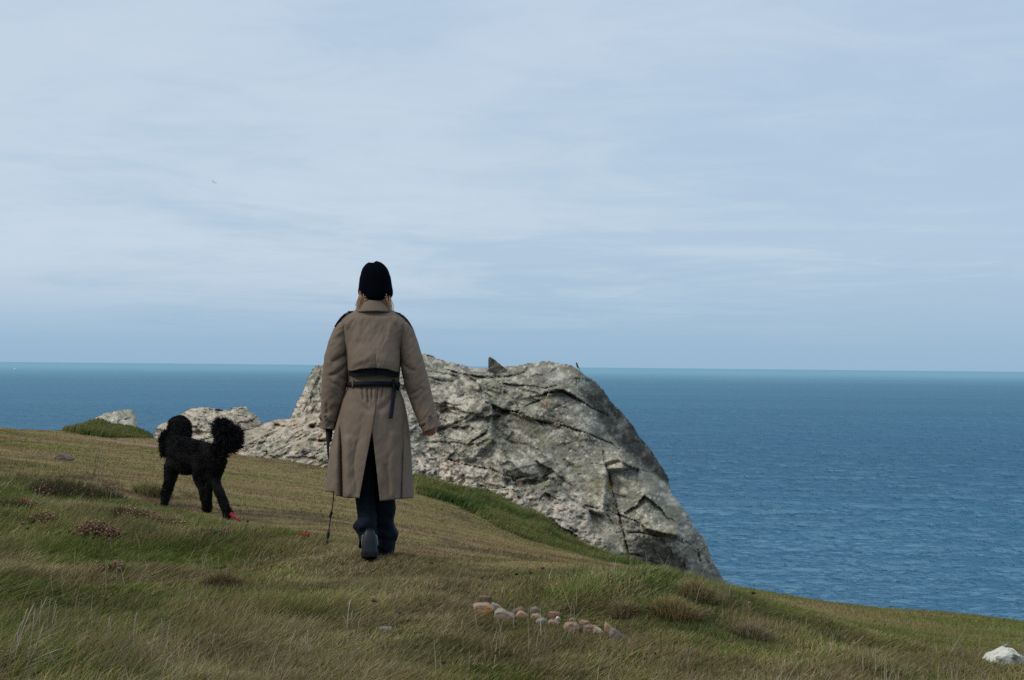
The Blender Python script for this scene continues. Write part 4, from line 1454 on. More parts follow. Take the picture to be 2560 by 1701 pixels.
SKIRT_FOLDS = [
    ([(848, 1020), (853, 1120), (855, 1260)], 5.5, 17.0), ([(838, 1080), (836, 1240)], 7, -4.0), ([(868, 1090), (870, 1240)], 11, -5.0),
    ([(1011, 1040), (1006, 1140), (1001, 1260)], 4, 7.5), ([(1018, 1100), (1020, 1240)], 6, -3.5), ([(985, 1080), (980, 1240)], 10, -3.0), ([(962, 1160), (975, 1245)], 6, 2.5),
    ([(905, 964), (909, 1000)], 3.2, 3.2), ([(918, 964), (921, 1008)], 3.2, 3.4), ([(929, 964), (930, 1000)], 2.8, 2.8), ([(945, 964), (942, 1006)], 3.0, 3.2), ([(957, 964), (954, 996)], 3.0, 3.0),
    ([(878, 972), (900, 1010), (922, 1030)], 6, 3.0), ([(1000, 985), (975, 1000), (950, 1026)], 7, 3.0), ([(868, 985), (858, 1050)], 6, 4.0),
    ([(893, 1100), (885, 1170), (892, 1235)], 4, 1.6), ([(905, 1060), (895, 1120)], 5, 1.3),
]


def coat_ring(py, px_back=None):
    return ip(py, COAT, 1), ip(py, COAT, 2), ip(py, COAT, 3), ip(py, COAT, 4)


def coat_back_y(px, py):
    l, r, hd, cy = coat_ring(py)
    u = np.clip((px - (l + r) / 2) / ((r - l) / 2), -1, 1)
    return cy - hd * np.sqrt(1 - np.abs(u) ** 2.4) ** 0.9


def solidify(o, th, off=-1):
    m = o.modifiers.new('thickness', 'SOLIDIFY')
    m.thickness = th
    m.offset = off
    return o


def coat_shell():
    rows = np.concatenate([np.arange(771, 1000, 3.0), np.arange(1000, 1245, 4.0)])
    nth = 360
    V = []
    for py in rows:
        l, r, hd, cy = (float(v) for v in coat_ring(py))
        c, hw = (l + r) / 2, (r - l) / 2
        # back vent: the edges part below the seat
        eL = np.interp(py, [771, 1014, 1076, 1240], [935, 939.5, 930, 899])
        eR = np.interp(py, [771, 1014, 1076, 1245], [935, 939.5, 930, 950])
        tR = -math.acos(max(-1, min(1, (eR - c) / hw)))
        tL = 2 * math.pi - math.acos(max(-1, min(1, (eL - c) / hw)))
        t = np.linspace(tR, tL, nth)
        ct, st = np.cos(t), np.sin(t)
        px = c + hw * ct
        dy = cy + hd * np.sign(st) * np.abs(st) ** 0.85
        hem = np.where(st < 0, np.interp(px, [810, 838, 842, 861, 899, 949, 1031], [-7, -5, 4, 8, 10, 17, 9]), -6) * sstep(py, 1150, 1245) - 8 * sstep(py, 1150, 1245)
        back = np.clip(-st * 1.5, 0, 1)
        f = 1.5 * folds(px, np.full_like(px, py), SKIRT_FOLDS) * back
        wr = 1.8 * fbm(np.stack([px / 16, np.full_like(px, py / 34), st], -1), 3, 5)
        cre = 1 - 2 * np.abs(fbm(np.stack([(px * 0.8 + py * 0.5) / 26, (py * 0.8 - px * 0.5) / 60 + 0 * px, st * 0.5], -1), 3, 55))
        wr = wr - 1.7 * cre * sstep(py, 985, 1040)
        wr = wr + 1.4 * fbm(np.stack([px / 40, np.full_like(px, py / 14), st * 2], -1), 3, 15) * (1 - sstep(py, 1000, 1060))
        dy = dy + (f + wr) * MPX * back
        # hem swing to the sides on the front half too
        px = px + 2.0 * np.sin(6 * t + 1.0) * sstep(py, 1000, 1240) * (1 - back)
        # left panel lies over the right one
        lap = sstep(t, tL - 0.35, tL) * 0.010 * sstep(py, 1000, 1040)
        dy = dy - lap
        V.append(PWn(px, py + hem, dy))
    V = np.array(V)
    me = np_mesh('coat', V.reshape(-1, 3), grid_faces(nth, len(rows)), smooth=True)
    return me


def sleeve(tab, seed, lines):
    """tab: px, py, half width px, half depth m, dy"""
    tab = np.array(tab, float)
    L = np.concatenate([[0], np.cumsum(np.hypot(np.diff(tab[:, 0]), np.diff(tab[:, 1])))])
    k, nth = 90, 64
    s = np.linspace(0, L[-1], k)
    from_tab = [np.interp(s, L, tab[:, i]) for i in range(5)]
    ker = np.ones(9) / 9

    def sm(a):
        return np.convolve(np.pad(a, 4, mode='edge'), ker, 'valid')
    px, py, hw, hd, dy = (sm(a) for a in from_tab)
    tx, ty = np.gradient(px), np.gradient(py)
    nrm = np.hypot(tx, ty)
    nx, ny = ty / nrm, -tx / nrm              # across the sleeve, in the picture plane
    t = np.arange(nth) * 2 * math.pi / nth
    ct, st = np.cos(t), np.sin(t)
    PX = px[:, None] + hw[:, None] * ct * nx[:, None]
    PY = py[:, None] + hw[:, None] * ct * ny[:, None]
    q = s[:, None] / 26 + 0 * t
    w = fbm(np.stack([q * 1.7 + ct * 0.9, q * 0.8 + st, ct * 0.8 + 0 * q], -1), 3, seed)
    w2 = 1 - 2 * np.abs(fbm(np.stack([q * 1.5 + ct * 1.1, st * 0.8 + 0 * q, ct * 0.6 + 0 * q], -1), 2, seed + 9))
    f = folds(PX, PY, lines)
    depth = (1.6 * w + 2.8 * w2) * MPX
    back = np.clip(-st * 1.6, 0, 1)
    DY = dy[:, None] + (hd[:, None]) * st - depth * np.sign(-st + 1e-6) * np.abs(st) + f * MPX * back
    PX = PX + 1.3 * w * ct * nx[:, None]
    V = PWn(PX, PY, DY)
    return V.reshape(-1, 3), grid_faces(nth, k, True), (px, py, hw, hd, dy, nx, ny)


def ribbon(pts, width, thick, wdir):
    """flat band along pts (n,3), width vector direction wdir, closed box section"""
    P = np.array([tuple(p) for p in pts], float)
    wd = np.array(wdir, float)
    if wd.ndim == 1:
        wd = np.repeat(wd[None], len(P), 0)
    wd = wd / np.linalg.norm(wd, axis=1)[:, None]
    T = np.gradient(P, axis=0)
    T /= np.linalg.norm(T, axis=1)[:, None]
    n = np.cross(T, wd)
    n /= np.linalg.norm(n, axis=1)[:, None]
    wv = np.broadcast_to(np.asarray(width, float), (len(P),))[:, None] / 2
    ring = np.stack([P - wd * wv - n * thick / 2, P + wd * wv - n * thick / 2, P + wd * wv + n * thick / 2, P - wd * wv + n * thick / 2], 1)
    k = len(P)
    F = grid_faces(4, k, True)
    caps = np.array([[3, 2, 1, 0], [4 * (k - 1), 4 * (k - 1) + 1, 4 * (k - 1) + 2, 4 * (k - 1) + 3]])
    return ring.reshape(-1, 3), np.concatenate([F, caps])


def cat(*vf):
    Vs, Fs, b = [], [], 0
    for V, F in vf:
        Vs.append(np.asarray(V))
        Fs.append(np.asarray(F) + b)
        b += len(V)
    return np.concatenate(Vs), np.concatenate(Fs)


def torus_disc(c, r, th, n=18):
    """a small button lying in the x-z plane: rim and dished middle"""
    prof = [(0.0, -0.2), (0.55, -0.25), (0.72, -0.9), (0.92, -1.0), (1.0, -0.4), (1.0, 0.5), (0.0, 0.5)]
    V = []
    for a, h in prof:
        for j in range(n):
            t = 2 * math.pi * j / n
            V.append((c[0] + r * a * math.cos(t), c[1] + th * h, c[2] + r * a * math.sin(t)))
    return np.array(V), grid_faces(n, len(prof), True)


def build_walker():
    W_ = empty('person', WR, 'person in a long taupe belted coat and black beanie walking away', 'person')

    def part(name, me, mat, parent=W_):
        return link(name, me, mat, parent)

    # ---- body: one continuous skin surface from head to feet
    sp = 2.35
    caps = []

    def cp(a, ra, b, rb):
        caps.append((PW(*a), ra, PW(*b), rb))
    # head, face, neck
    cp((939, 700, 0.02), (0.072, 0.090, 0.080), (939, 716, 0.025), (0.068, 0.085, 0.080))
    cp((939, 742, 0.06), (0.045, 0.045, 0.035), (939, 728, 0.05), (0.056, 0.062, 0.05))
    caps.append((PW(939, 718, 0.115), 0.010, PW(939, 728, 0.128), 0.014))          # nose
    caps.append((PW(931, 738, 0.108), 0.007, PW(947, 738, 0.108), 0.007))          # mouth
    for s in (-1, 1):
        caps.append((PW(939 + s * 14, 712, 0.103), 0.010, PW(939 + s * 16, 713, 0.100), 0.010))     # eyes
        caps.append((PW(939 + s * 29, 712, 0.02), (0.010, 0.018, 0.03), PW(939 + s * 28, 720, 0.022), (0.008, 0.012, 0.016)))    # ears
    cp((938, 735, 0.0), 0.050, (937, 775, -0.01), 0.056)
    # trunk
    cp((937, 800, 0.0), (0.135, 0.075, 0.06), (937, 860, 0.0), (0.130, 0.090, 0.08))
    cp((937, 860, 0.0), (0.125, 0.090, 0.08), (936, 955, 0.0), (0.112, 0.078, 0.06))
    cp((936, 955, 0.0), (0.112, 0.078, 0.06), (936, 1020, 0.0), (0.135, 0.095, 0.07))
    # legs
    cp((914, 1040, 0.0), 0.078, (912, 1200, 0.03), 0.050)
    cp((912, 1200, 0.03), 0.048, (921, 1352, -0.08), 0.032)
    cp((921, 1352, -0.08), 0.030, (921, 1376, 0.02), 0.024)
    cp((958, 1040, 0.0), 0.078, (962, 1205, 0.10), 0.050)
    cp((962, 1205, 0.10), 0.048, (962, 1375, 0.15), 0.034)
    cp((962, 1378, 0.15), 0.028, (963, 1386, 0.24), 0.022)
    # arms
    cp((876, 818, 0.0), 0.036, (846, 920, 0.0), 0.040)
    cp((846, 920, 0.0), 0.038, (826, 1030, 0.04), 0.027)
    cp((1002, 818, 0.0), 0.036, (1036, 920, -0.01), 0.040)
    cp((1036, 920, -0.01), 0.038, (1073, 1052, -0.06), 0.026)

    # hands: palm, four curled fingers and a thumb each
    def hand(wx, wy, wd, ax, ay, curl, sgn):
        # wx.. wrist, (ax, ay) direction of the hand in the picture plane
        n = math.hypot(ax, ay)
        ax, ay = ax / n, ay / n
        bx, by = -ay, ax

        def q(u, v, dd):
            return PW(wx + ax * u + bx * v, wy + ay * u + by * v, wd + dd)
        caps.append((q(0, 0, 0), 0.024, q(16, 0, 0.005), (0.034, 0.016, 0.030)))
        caps.append((q(16, 0, 0.005), (0.036, 0.015, 0.030), q(28, 0, 0.008), (0.038, 0.014, 0.026)))
        for i, (v, ln) in enumerate(((-12, 15), (-4, 17.5), (4, 16.5), (11.5, 13))):
            a0 = q(30, v, 0.008)
            a1 = q(30 + ln * 0.62, v * 0.96, 0.010 + curl * 0.016)
            a2 = q(30 + ln * 0.95, v * 0.92, 0.010 + curl * 0.036)
            a3 = q(30 + ln * 0.75, v * 0.9, 0.010 + curl * 0.054)
            caps.append((a0, 0.0095, a1, 0.0088))
            caps.append((a1, 0.0088, a2, 0.0080))
            caps.append((a2, 0.0080, a3, 0.0072))
        caps.append((q(8, -13 * sgn, 0.012), 0.012, q(24, -19 * sgn, 0.026), 0.010))
        caps.append((q(24, -19 * sgn, 0.026), 0.0098, q(36, -16 * sgn, 0.036), 0.0085))
    hand(1066, 1042, -0.055, 8, 36, 0.9, 1)
    hand(825, 1030, 0.045, -3, 30, 1.0, -1)
    body = remesh(capsules(caps), 0.0064, 2)
    part('body', body, M_SKIN)

    # ---- beanie
    tab = [(657, 6, 0.012), (659, 15, 0.03), (664, 22, 0.050), (672, 28.5, 0.070), (681, 32.5, 0.083), (694, 36, 0.094), (707, 38, 0.101), (718, 39.5, 0.106), (727, 41.2, 0.110), (734, 41.2, 0.110), (740, 39.5, 0.106), (743, 37, 0.1)]
    rows = np.linspace(657, 743, 44)
    nth = 72
    t = np.arange(nth) * 2 * math.pi / nth
    V = []
    for py in rows:
        hw, hd = np.interp(py, [r[0] for r in tab], [r[1] for r in tab]), np.interp(py, [r[0] for r in tab], [r[2] for r in tab])
        c = np.interp(py, [657, 690, 743], [936.5, 938.3, 939.5])
        px = c + hw * np.cos(t)
        dy = 0.02 + hd * np.sin(t)
        low = np.where(np.sin(t) < 0, 6.0 * np.abs(np.sin(t)) ** 1.5, -13.0 * np.abs(np.sin(t))) * sstep(py, 690, 743)
        notch = 6.5 * np.exp(-((px - 933.5) / 3.2) ** 2) * (1 - sstep(py, 658, 680)) - 1.5 * np.exp(-((px - 943) / 7) ** 2) * (1 - sstep(py, 658, 670))
        wr = fbm(np.stack([np.cos(t) * 2.2, np.sin(t) * 2.2, np.full(nth, py / 22)], -1), 3, 19)
        V.append(PWn(px + wr * np.cos(t) * 0.9, py + low + notch, dy + 0.004 * wr * np.sin(t)))
    V = np.array(V).reshape(-1, 3)
    topi = len(V)
    V = np.concatenate([V, [V[:nth].mean(0)]])
    F = grid_faces(nth, len(rows), True)
    tri = np.stack([np.full(nth, topi), (np.arange(nth) + 1) % nth, np.arange(nth)], -1)
    be = part('beanie', np_mesh('beanie', V, [F, tri], smooth=True), M_KNIT)
    solidify(be, 0.006)

    # ---- hair: wisps below the beanie at both sides and along the nape
    paths, rad = [], []
    rr = random.Random(5)
    for side, n in ((-1, 120), (1, 110), (0, 120)):
        for i in range(n):
            if side < 0:
                p0 = (rr.uniform(899, 913), rr.uniform(726, 740), rr.uniform(-0.05, 0.06))
                p1 = (rr.uniform(891, 912), rr.uniform(745, 756), p0[2] - 0.01)
                p2 = (p1[0] + rr.uniform(-5, 6), rr.uniform(758, 774), p1[2] - 0.01)
            elif side > 0:
                p0 = (rr.uniform(962, 976), rr.uniform(726, 742), rr.uniform(-0.05, 0.06))
                p1 = (p0[0] + rr.uniform(-3, 5), rr.uniform(750, 760), p0[2] - 0.01)
                p2 = (p1[0] + rr.uniform(-3, 8), rr.uniform(764, 783), p1[2] - 0.01)
            else:
                p0 = (rr.uniform(908, 968), rr.uniform(734, 744), rr.uniform(-0.075, -0.06))
                p1 = (p0[0] + rr.uniform(-3, 3), rr.uniform(746, 752), p0[2] - 0.004)
                p2 = (p1[0] + rr.uniform(-3, 3), rr.uniform(754, 764), p1[2] + 0.008)
            P = [np.array(PW(*p)) for p in (p0, p1, p2)]
            ss = np.linspace(0, 1, 6)[:, None]
            C = (1 - ss) ** 2 * P[0] + 2 * ss * (1 - ss) * P[1] + ss ** 2 * P[2]
            C[:, 0] += 0.004 * np.sin(ss[:, 0] * 7 + rr.uniform(0, 6))
            paths.append(C)
            rad.append(np.linspace(0.0018, 0.0006, 6) * rr.uniform(0.7, 1.3))
    Vh, Fh = tubes(paths, rad, 3)
    part('hair', np_mesh('hair', Vh, Fh, smooth=True), plain_mat('strawberry_blond_hair', (0.50, 0.28, 0.155), (0.36, 0.185, 0.10), 60, 0.45, 0.5))

    # ---- trousers: two creased legs hanging to the ground
    def leg(tab, seed, hemf):
        tab = np.array(tab, float)
        rows = np.linspace(tab[0, 0], tab[-1, 0], 80)
        t = np.arange(56) * 2 * math.pi / 56
        V = []
        for py in rows:
            c, hw, hd, dy = (np.interp(py, tab[:, 0], tab[:, i]) for i in (1, 2, 3, 4))
            k = sstep(py, 1240, 1310)
            # stacked creases above the shoe
            cr = (1 - 2 * np.abs(fbm(np.stack([np.cos(t) * 0.9 + py / 60, np.sin(t) * 0.9, np.full(56, py / 15)], -1), 3, seed))) * 6.5 * k
            cr = cr + 2.4 * fbm(np.stack([np.cos(t) * 1.3, np.sin(t) * 1.3, np.full(56, py / 40)], -1), 3, seed + 4)
            px = c + (hw + cr * 0.6) * np.cos(t)
            d = dy + (hd + cr * MPX) * np.sin(t)
            V.append(PWn(px, py + hemf(t) * sstep(py, tab[-1, 0] - 50, tab[-1, 0]), d))
        return np.array(V).reshape(-1, 3), grid_faces(56, len(rows), True)
    A = leg([(1015, 914, 30, 0.085, 0.0), (1100, 912, 28, 0.08, 0.0), (1234, 911, 23, 0.066, 0.01), (1261, 914, 22, 0.064, 0.0), (1297, 919, 20, 0.062, -0.02), (1310, 914, 26, 0.068, -0.03), (1318, 913, 26.5, 0.07, -0.035),
             (1334, 920, 22, 0.062, -0.035), (1348, 922, 22.5, 0.064, -0.03), (1368, 922, 22, 0.066, -0.02)], 31, lambda t: np.where(np.sin(t) < 0, -24 * np.abs(np.sin(t)) ** 1.4, 6 * np.sin(t)))
    B = leg([(1015, 958, 30, 0.085, 0.0), (1100, 960, 28, 0.08, 0.04), (1236, 957, 29, 0.070, 0.11), (1270, 958, 29, 0.068, 0.12), (1306, 954, 26, 0.064, 0.13), (1330, 961, 31, 0.070, 0.14), (1341, 962, 31, 0.072, 0.14), (1357, 958, 25, 0.064, 0.145),
             (1392, 960, 20, 0.06, 0.15)], 47, lambda t: 0 * t)
    seat = capsules([(PW(914, 1030, 0.0), (0.085, 0.10, 0.09), PW(958, 1030, 0.0), (0.085, 0.10, 0.09))])
    sv = get_co(seat)
    V, F = cat(A, B)
    tro = part('trousers', np_mesh('trousers', V, F, smooth=True), M_DENIM)
    solidify(tro, 0.003)

    # ---- shoes
    def shoe(cx, heel_py, dy, pitch, width, yaw=0.0):
        """upper and sole lofted along the foot, heel towards the camera"""
        L, H = 0.275, 0.075
        prof = [(-0.022, 0.40, 1.25), (-0.008, 0.66, 1.55), (0.02, 0.80, 1.75), (0.05, 0.86, 1.84), (0.10, 0.90, 1.95), (0.22, 0.92, 1.75), (0.38, 0.88, 1.45), (0.55, 0.95, 1.12), (0.72, 1.05, 0.86), (0.86, 0.98, 0.70), (0.95, 0.72, 0.55), (1.0, 0.35, 0.38)]
        n = 22
        t = np.linspace(0, math.pi, n)
        up, so = [], []
        for s, w_, h_ in prof:
            hw = width / 2 * w_
            y = s * L
            ring = [(hw * math.copysign(abs(math.cos(a)) ** 0.7, math.cos(a)), y, 0.008 + (0.014 + H * h_) * (math.sin(a) ** 0.8)) for a in t]
            up.append(ring)
            k = 1.06
            so.append([(-hw * k, y, 0.034), (hw * k, y, 0.034), (hw * k * 0.97, y, 0.0), (-hw * k * 0.97, y, 0.0)])
        up = np.array(up)
        so = np.array(so)
        so[0, :, 0] *= 1.5
        so[0, :, 1] -= 0.006
        so[-1, :, 1] += 0.006
        Vu, Fu = up.reshape(-1, 3), grid_faces(n, len(prof))
        hc = np.arange(n)
        Vu = np.concatenate([Vu, [[0, -0.010, 0.07], [0, L + 0.006, 0.035]]])
        Vu = np.concatenate([Vu, [[0, L * 0.5, 0.022]]])[:-1]
        tri = np.concatenate([[[n - 1, 0, len(Vu) - 2]], np.stack([hc[:-1], hc[1:], np.full(n - 1, len(Vu) - 2)], -1),
                              np.stack([hc[1:] + n * (len(prof) - 1), hc[:-1] + n * (len(prof) - 1), np.full(n - 1, len(Vu) - 1)], -1)])
        Vs, Fs = so.reshape(-1, 3), np.concatenate([grid_faces(4, len(prof), True), [[3, 2, 1, 0], [4 * len(prof) - 4, 4 * len(prof) - 3, 4 * len(prof) - 2, 4 * len(prof) - 1]]])
        rm = Matrix.Translation(PW(cx, heel_py, dy)) @ Matrix.Rotation(yaw, 4, 'Z') @ Matrix.Translation((0, L * 0.72, 0)) @ Matrix.Rotation(-pitch, 4, 'X') @ Matrix.Translation((0, -L * 0.72, 0))
        mu = np_mesh('shoe', Vu, [Fu, tri], smooth=True, recalc=True)
        mu.transform(rm)
        o = part('shoe', mu, M_SHOE)
        ms = np_mesh('sole', Vs, [Fs], recalc=True)
        ms.transform(rm)
        b = link('sole', ms, M_SOLE, o)
        bv = b.modifiers.new('b', 'BEVEL')
        bv.width = 0.004
        bv.segments = 2
        for sx in (-1, 1):
            pts = []
            for s in np.linspace(0.06, 0.34, 10):
                w_ = np.interp(s, [p[0] for p in prof], [p[1] for p in prof])
                a = 0.32 + 1.5 * (0.34 - s)
                hw = width / 2 * w_ + 0.002
                h_ = np.interp(s, [p[0] for p in prof], [p[2] for p in prof])
                pts.append((sx * hw * math.cos(a) ** 0.7, s * L, 0.022 + H * h_ * math.sin(a) ** 0.8))
            Vt, Ft = tubes([np.array(pts)], [np.full(10, 0.0028)], 6)
            mt = np_mesh('stripe', Vt, Ft, smooth=True)
            mt.transform(rm)
            link('stripe', mt, M_STRIPE, o)
        return o
    shoe(922, 1408, -0.16, R(9), 0.098, R(3))
    shoe(961, 1404.5, 0.10, 0.0, 0.084, R(2))

    # ---- coat shell and sleeves
    coat = part('coat', coat_shell(), M_COAT)
    solidify(coat, 0.004)
    LS = [(860, 806, 10, 0.050, 0.0), (854, 822, 17, 0.066, 0.0), (846, 855, 23, 0.072, 0.0), (842.5, 885, 28.5, 0.074, 0.0), (840, 920, 31, 0.074, 0.0), (837, 949, 31, 0.072, 0.005), (833, 987, 28.5, 0.066, 0.015),
          (828, 1013, 24, 0.060, 0.025), (823.5, 1040, 20.5, 0.054, 0.035), (821, 1058, 18.5, 0.050, 0.04), (820, 1076, 16.8, 0.048, 0.045)]
    RS = [(1009, 806, 10, 0.050, 0.0), (1014, 822, 17, 0.066, 0.0), (1020, 852, 21.5, 0.072, 0.0), (1026, 885, 25, 0.074, -0.01), (1031, 911, 28, 0.074, -0.015), (1039.5, 949, 29.5, 0.072, -0.02), (1050, 987, 28, 0.066, -0.03),
          (1060.5, 1023, 25.5, 0.060, -0.045), (1071, 1050, 23.4, 0.054, -0.055), (1080.5, 1077, 21.6, 0.050, -0.06)]
    LL = [([(868, 885), (850, 893), (832, 904)], 4.5, 5), ([(862, 915), (842, 935), (828, 938)], 4.5, 4.5), ([(868, 952), (850, 945)], 5, 5), ([(858, 975), (842, 962), (830, 957)], 4, 3.5), ([(818, 1005), (818, 1034)], 4.5, 5),
          ([(866, 870), (862, 890)], 4, 4), ([(847, 1000), (838, 985)], 4, 3)]
    RL = [([(1004, 905), (1025, 925), (1035, 926)], 4.5, 4.5), ([(1013, 990), (1030, 986), (1052, 972)], 4.5, 6), ([(1022, 1003), (1040, 997)], 4, 3), ([(1006, 940), (1020, 952)], 4, 3.5), ([(1058, 955), (1044, 968)], 4, 2.5),
          ([(1024, 840), (1018, 880)], 6, 2.0)]
    info = []
    for tab, seed, lines in ((LS, 5, LL), (RS, 8, RL)):
        V, F, inf = sleeve(tab, seed, lines)
        sl = part('sleeve', np_mesh('sleeve', V, F, smooth=True), M_COAT)
        solidify(sl, 0.004)
        info.append((sl, inf))

    # ---- cuff straps with a button
    def strap(inf, pc, tilt, half, btn, sl, tipside):
        px, py, hw, hd, dy, nx, ny = inf
        i = int(np.argmin(np.abs(py - pc)))
        t = np.linspace(0, 2 * math.pi, 49)
        P, Wd = [], []
        for a in t:
            w1 = hw[i] + 1.6
            P.append(PW(px[i] + w1 * math.cos(a) * nx[i], py[i] + w1 * math.cos(a) * ny[i] + tilt * math.cos(a), dy[i] + (hd[i] + 0.004) * math.sin(a)))
        V1, F1 = ribbon(P, half * 2 * MPX, 0.004, (-(ny[i]) * 0.5 * 0, 0, 1))
        tip = PW(px[i] + tipside * (hw[i] + 2) * nx[i], py[i] + tipside * (hw[i]) * ny[i] + tipside * tilt, dy[i] - hd[i] * 0.35)
        tx = tipside * 4.0 * MPX
        Vt = np.array([tip + Vector((0, 0, half * MPX)), tip + Vector((0, 0, -half * MPX)), tip + Vector((tx, 0.01, -half * 0.3 * MPX)), tip + Vector((tx, 0.01, half * 0.3 * MPX))])
        Vt2 = Vt + np.array([0, 0.008, 0])
        V2 = np.concatenate([Vt, Vt2])
        F2 = np.array([[0, 1, 2, 3], [7, 6, 5, 4], [0, 4, 5, 1], [1, 5, 6, 2], [2, 6, 7, 3], [3, 7, 4, 0]])
        V, F = cat((V1, F1), (V2, F2))
        st = link('cuff_strap', np_mesh('cuff_strap', V, F), M_COAT, sl)
        bx, by = btn
        u = (bx - px[i]) / hw[i]
        bd = dy[i] - (hd[i] + 0.0075) * math.sqrt(max(0.05, 1 - u * u)) - 0.003
        Vb, Fb = torus_disc(PW(bx, by, bd), 4.8 * MPX, 0.0028)
        link('button', np_mesh('button', Vb, Fb, smooth=True), M_BUTTON, sl)
    strap(info[0][1], 1044, 0.0, 8.5, (814.5, 1043), info[0][0], -1)
    strap(info[1][1], 1050, -1.0, 7.5, (1075, 1043), info[1][0], 1)

    # ---- storm flap over the upper back
    nu, nv = 70, 44
    u = np.linspace(0, 1, nu)
    v = np.linspace(0, 1, nv)
    U, Vv = np.meshgrid(u, v)
    lx = np.interp(Vv, [0, 0.12, 0.3, 1], [878, 862, 868, 871])
    rx = np.interp(Vv, [0, 0.12, 0.3, 1], [990, 1006, 1001, 998.5])
    PXs = lx + (rx - lx) * U
    bot = np.interp(U, [0, 0.06, 0.25, 0.5, 0.75, 0.94, 1], [927, 928.5, 923, 920, 923, 931, 931])
    topy = 790 + 2 * (2 * U - 1) ** 2
    PYs = topy + (bot - topy) * Vv
    off = 0.006 + 0.056 * sstep(Vv, 0.25, 1.0)
    FL = [([(884, 800), (873, 822), (869, 860)], 4, 3.5), ([(878, 822), (876, 925)], 4, 3.2), ([(985, 805), (993, 830), (996, 880)], 5, 3.5), ([(978, 800), (972, 840)], 6, -2.2), ([(890, 910), (918, 896), (934, 880)], 6, -2.4),
          ([(884, 925), (905, 912)], 4, 2.0), ([(940, 885), (939, 925)], 2.5, 2.6), ([(900, 800), (892, 850)], 6, -2.2), ([(960, 860), (985, 900)], 8, 1.6), ([(905, 790), (960, 790)], 4, 1.6)]
    wr = 2.2 * fbm2(PXs / 20, PYs / 26, 4, 25) - 2.2 * (1 - 2 * np.abs(fbm2((PXs + PYs * 0.45) / 20, (PYs - PXs * 0.3) / 46, 3, 26)))
    DYs = coat_back_y(PXs, PYs) - off + (folds(PXs, PYs, FL) + wr) * MPX
    DYs += 0.030 * (np.abs(2 * U - 1) ** 6) * sstep(Vv, 0.1, 0.5)
    fl = part('storm_flap', np_mesh('storm_flap', PWn(PXs, PYs, DYs).reshape(-1, 3), grid_faces(nu, nv), smooth=True), M_COAT)
    solidify(fl, 0.003)
    # dark strip added below the hem in place of the flap's shade
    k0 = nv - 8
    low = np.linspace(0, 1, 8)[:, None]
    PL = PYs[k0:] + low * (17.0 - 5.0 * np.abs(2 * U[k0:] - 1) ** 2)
    li = part('flap_shade_strip', np_mesh('flap_shade_strip', PWn(PXs[k0:] * 0.985 + 934.8 * 0.015, PL, np.minimum(DYs[k0:] + 0.016 + 0.012 * low, coat_back_y(PXs[k0:], PL) - 0.010)).reshape(-1, 3), grid_faces(nu, 8), smooth=True), M_NAVY)
    hp = PWn(PXs[-4], PYs[-4], DYs[-4] - 0.003)
    Vt, Ft = tubes([hp], [np.full(nu, 0.0010)], 4)
    link('hem_stitch', np_mesh('hem_stitch', Vt, Ft), M_COAT, fl)

    # ---- collar: a stand and a fold-down fall
    t = np.linspace(-math.pi * 1.18, math.pi * 0.18, 60)
    rows = [(752, 28.5, 0.066), (750.5, 30.5, 0.070), (752, 32.5, 0.075), (760, 36.5, 0.082), (769, 41.5, 0.090), (776, 45.5, 0.097), (779, 46.0, 0.098)]
    V = []
    for py, hw, hd in rows:
        px = 934 + hw * np.cos(t)
        sag = 4.0 * np.abs(np.cos(t)) ** 2
        w_ = fbm(np.stack([np.cos(t) * 1.5, np.sin(t) * 1.5, np.full(60, py / 30)], -1), 2, 37)
        V.append(PWn(px, py + sag * 0.6 - 2 * np.clip(np.cos(t), -1, 0) * 0, -0.004 + (hd + 0.004 * w_) * np.sin(t)))
    col = part('collar', np_mesh('collar', np.array(V).reshape(-1, 3), grid_faces(60, len(rows)), smooth=True), M_COAT)
    solidify(col, 0.004)

    # ---- epaulettes
    for pts in ([(882, 777.5), (872, 779), (862, 784.5), (853, 793), (845, 803.5), (838, 815)], [(988, 780), (998, 783.5), (1008, 789.5), (1017, 798.5), (1024, 808.5), (1030.5, 820)]):
        P = [PW(px, py + 1.6, -0.02) for px, py in pts]
        V, F = ribbon(P, [0.042, 0.048, 0.05, 0.05, 0.05, 0.046], 0.007, (0, 1, 0.10))
        e = part('epaulette', np_mesh('epaulette', V, F), M_NAVY)
        bv = e.modifiers.new('b', 'BEVEL')
        bv.width = 0.0015
        Vb, Fb = torus_disc((0, 0, 0), 0.008, 0.002)
        mb = np_mesh('button', Vb, Fb, smooth=True)
        mb.transform(Matrix.Translation(P[1] + Vector((0, 0, 0.004))) @ Matrix.Rotation(-math.pi / 2, 4, 'X'))
        link('button', mb, M_BUTTON, e)

    # ---- belt and its hanging end
    t = np.linspace(0, 2 * math.pi, 73)
    P = []
    for a in t:
        P.append(PW(933.5 + 66 * math.cos(a), 959.5 + 2.5 * math.cos(a) ** 2, (0.138 if a > math.pi else 0.130) * math.copysign(abs(math.sin(a)) ** 0.8, math.sin(a))))
    V1, F1 = ribbon(P, 12.5 * MPX, 0.006, (0, 0, 1))
    belt = part('belt', np_mesh('belt', V1, F1), M_NAVY)
    ys = np.linspace(958, 1046, 24)
    xs = np.interp(ys, [958, 975, 1010, 1046], [990, 986, 981, 976.5])
    yb = coat_back_y(xs, ys) - 0.022 - 0.004 * np.sin(ys / 14)
    V2, F2 = ribbon(PWn(xs, ys, yb), np.interp(ys, [958, 970, 1046], [8, 10.5, 9.5]) * MPX, 0.005, (1, 0.25, 0))
    Vk, Fk = ribbon(PWn(np.array([981.0, 987, 993, 996]), np.array([953.0, 956, 962, 972]), np.array([-0.118, -0.122, -0.112, -0.09])), 11 * MPX, 0.012, (0.3, 0, 1))
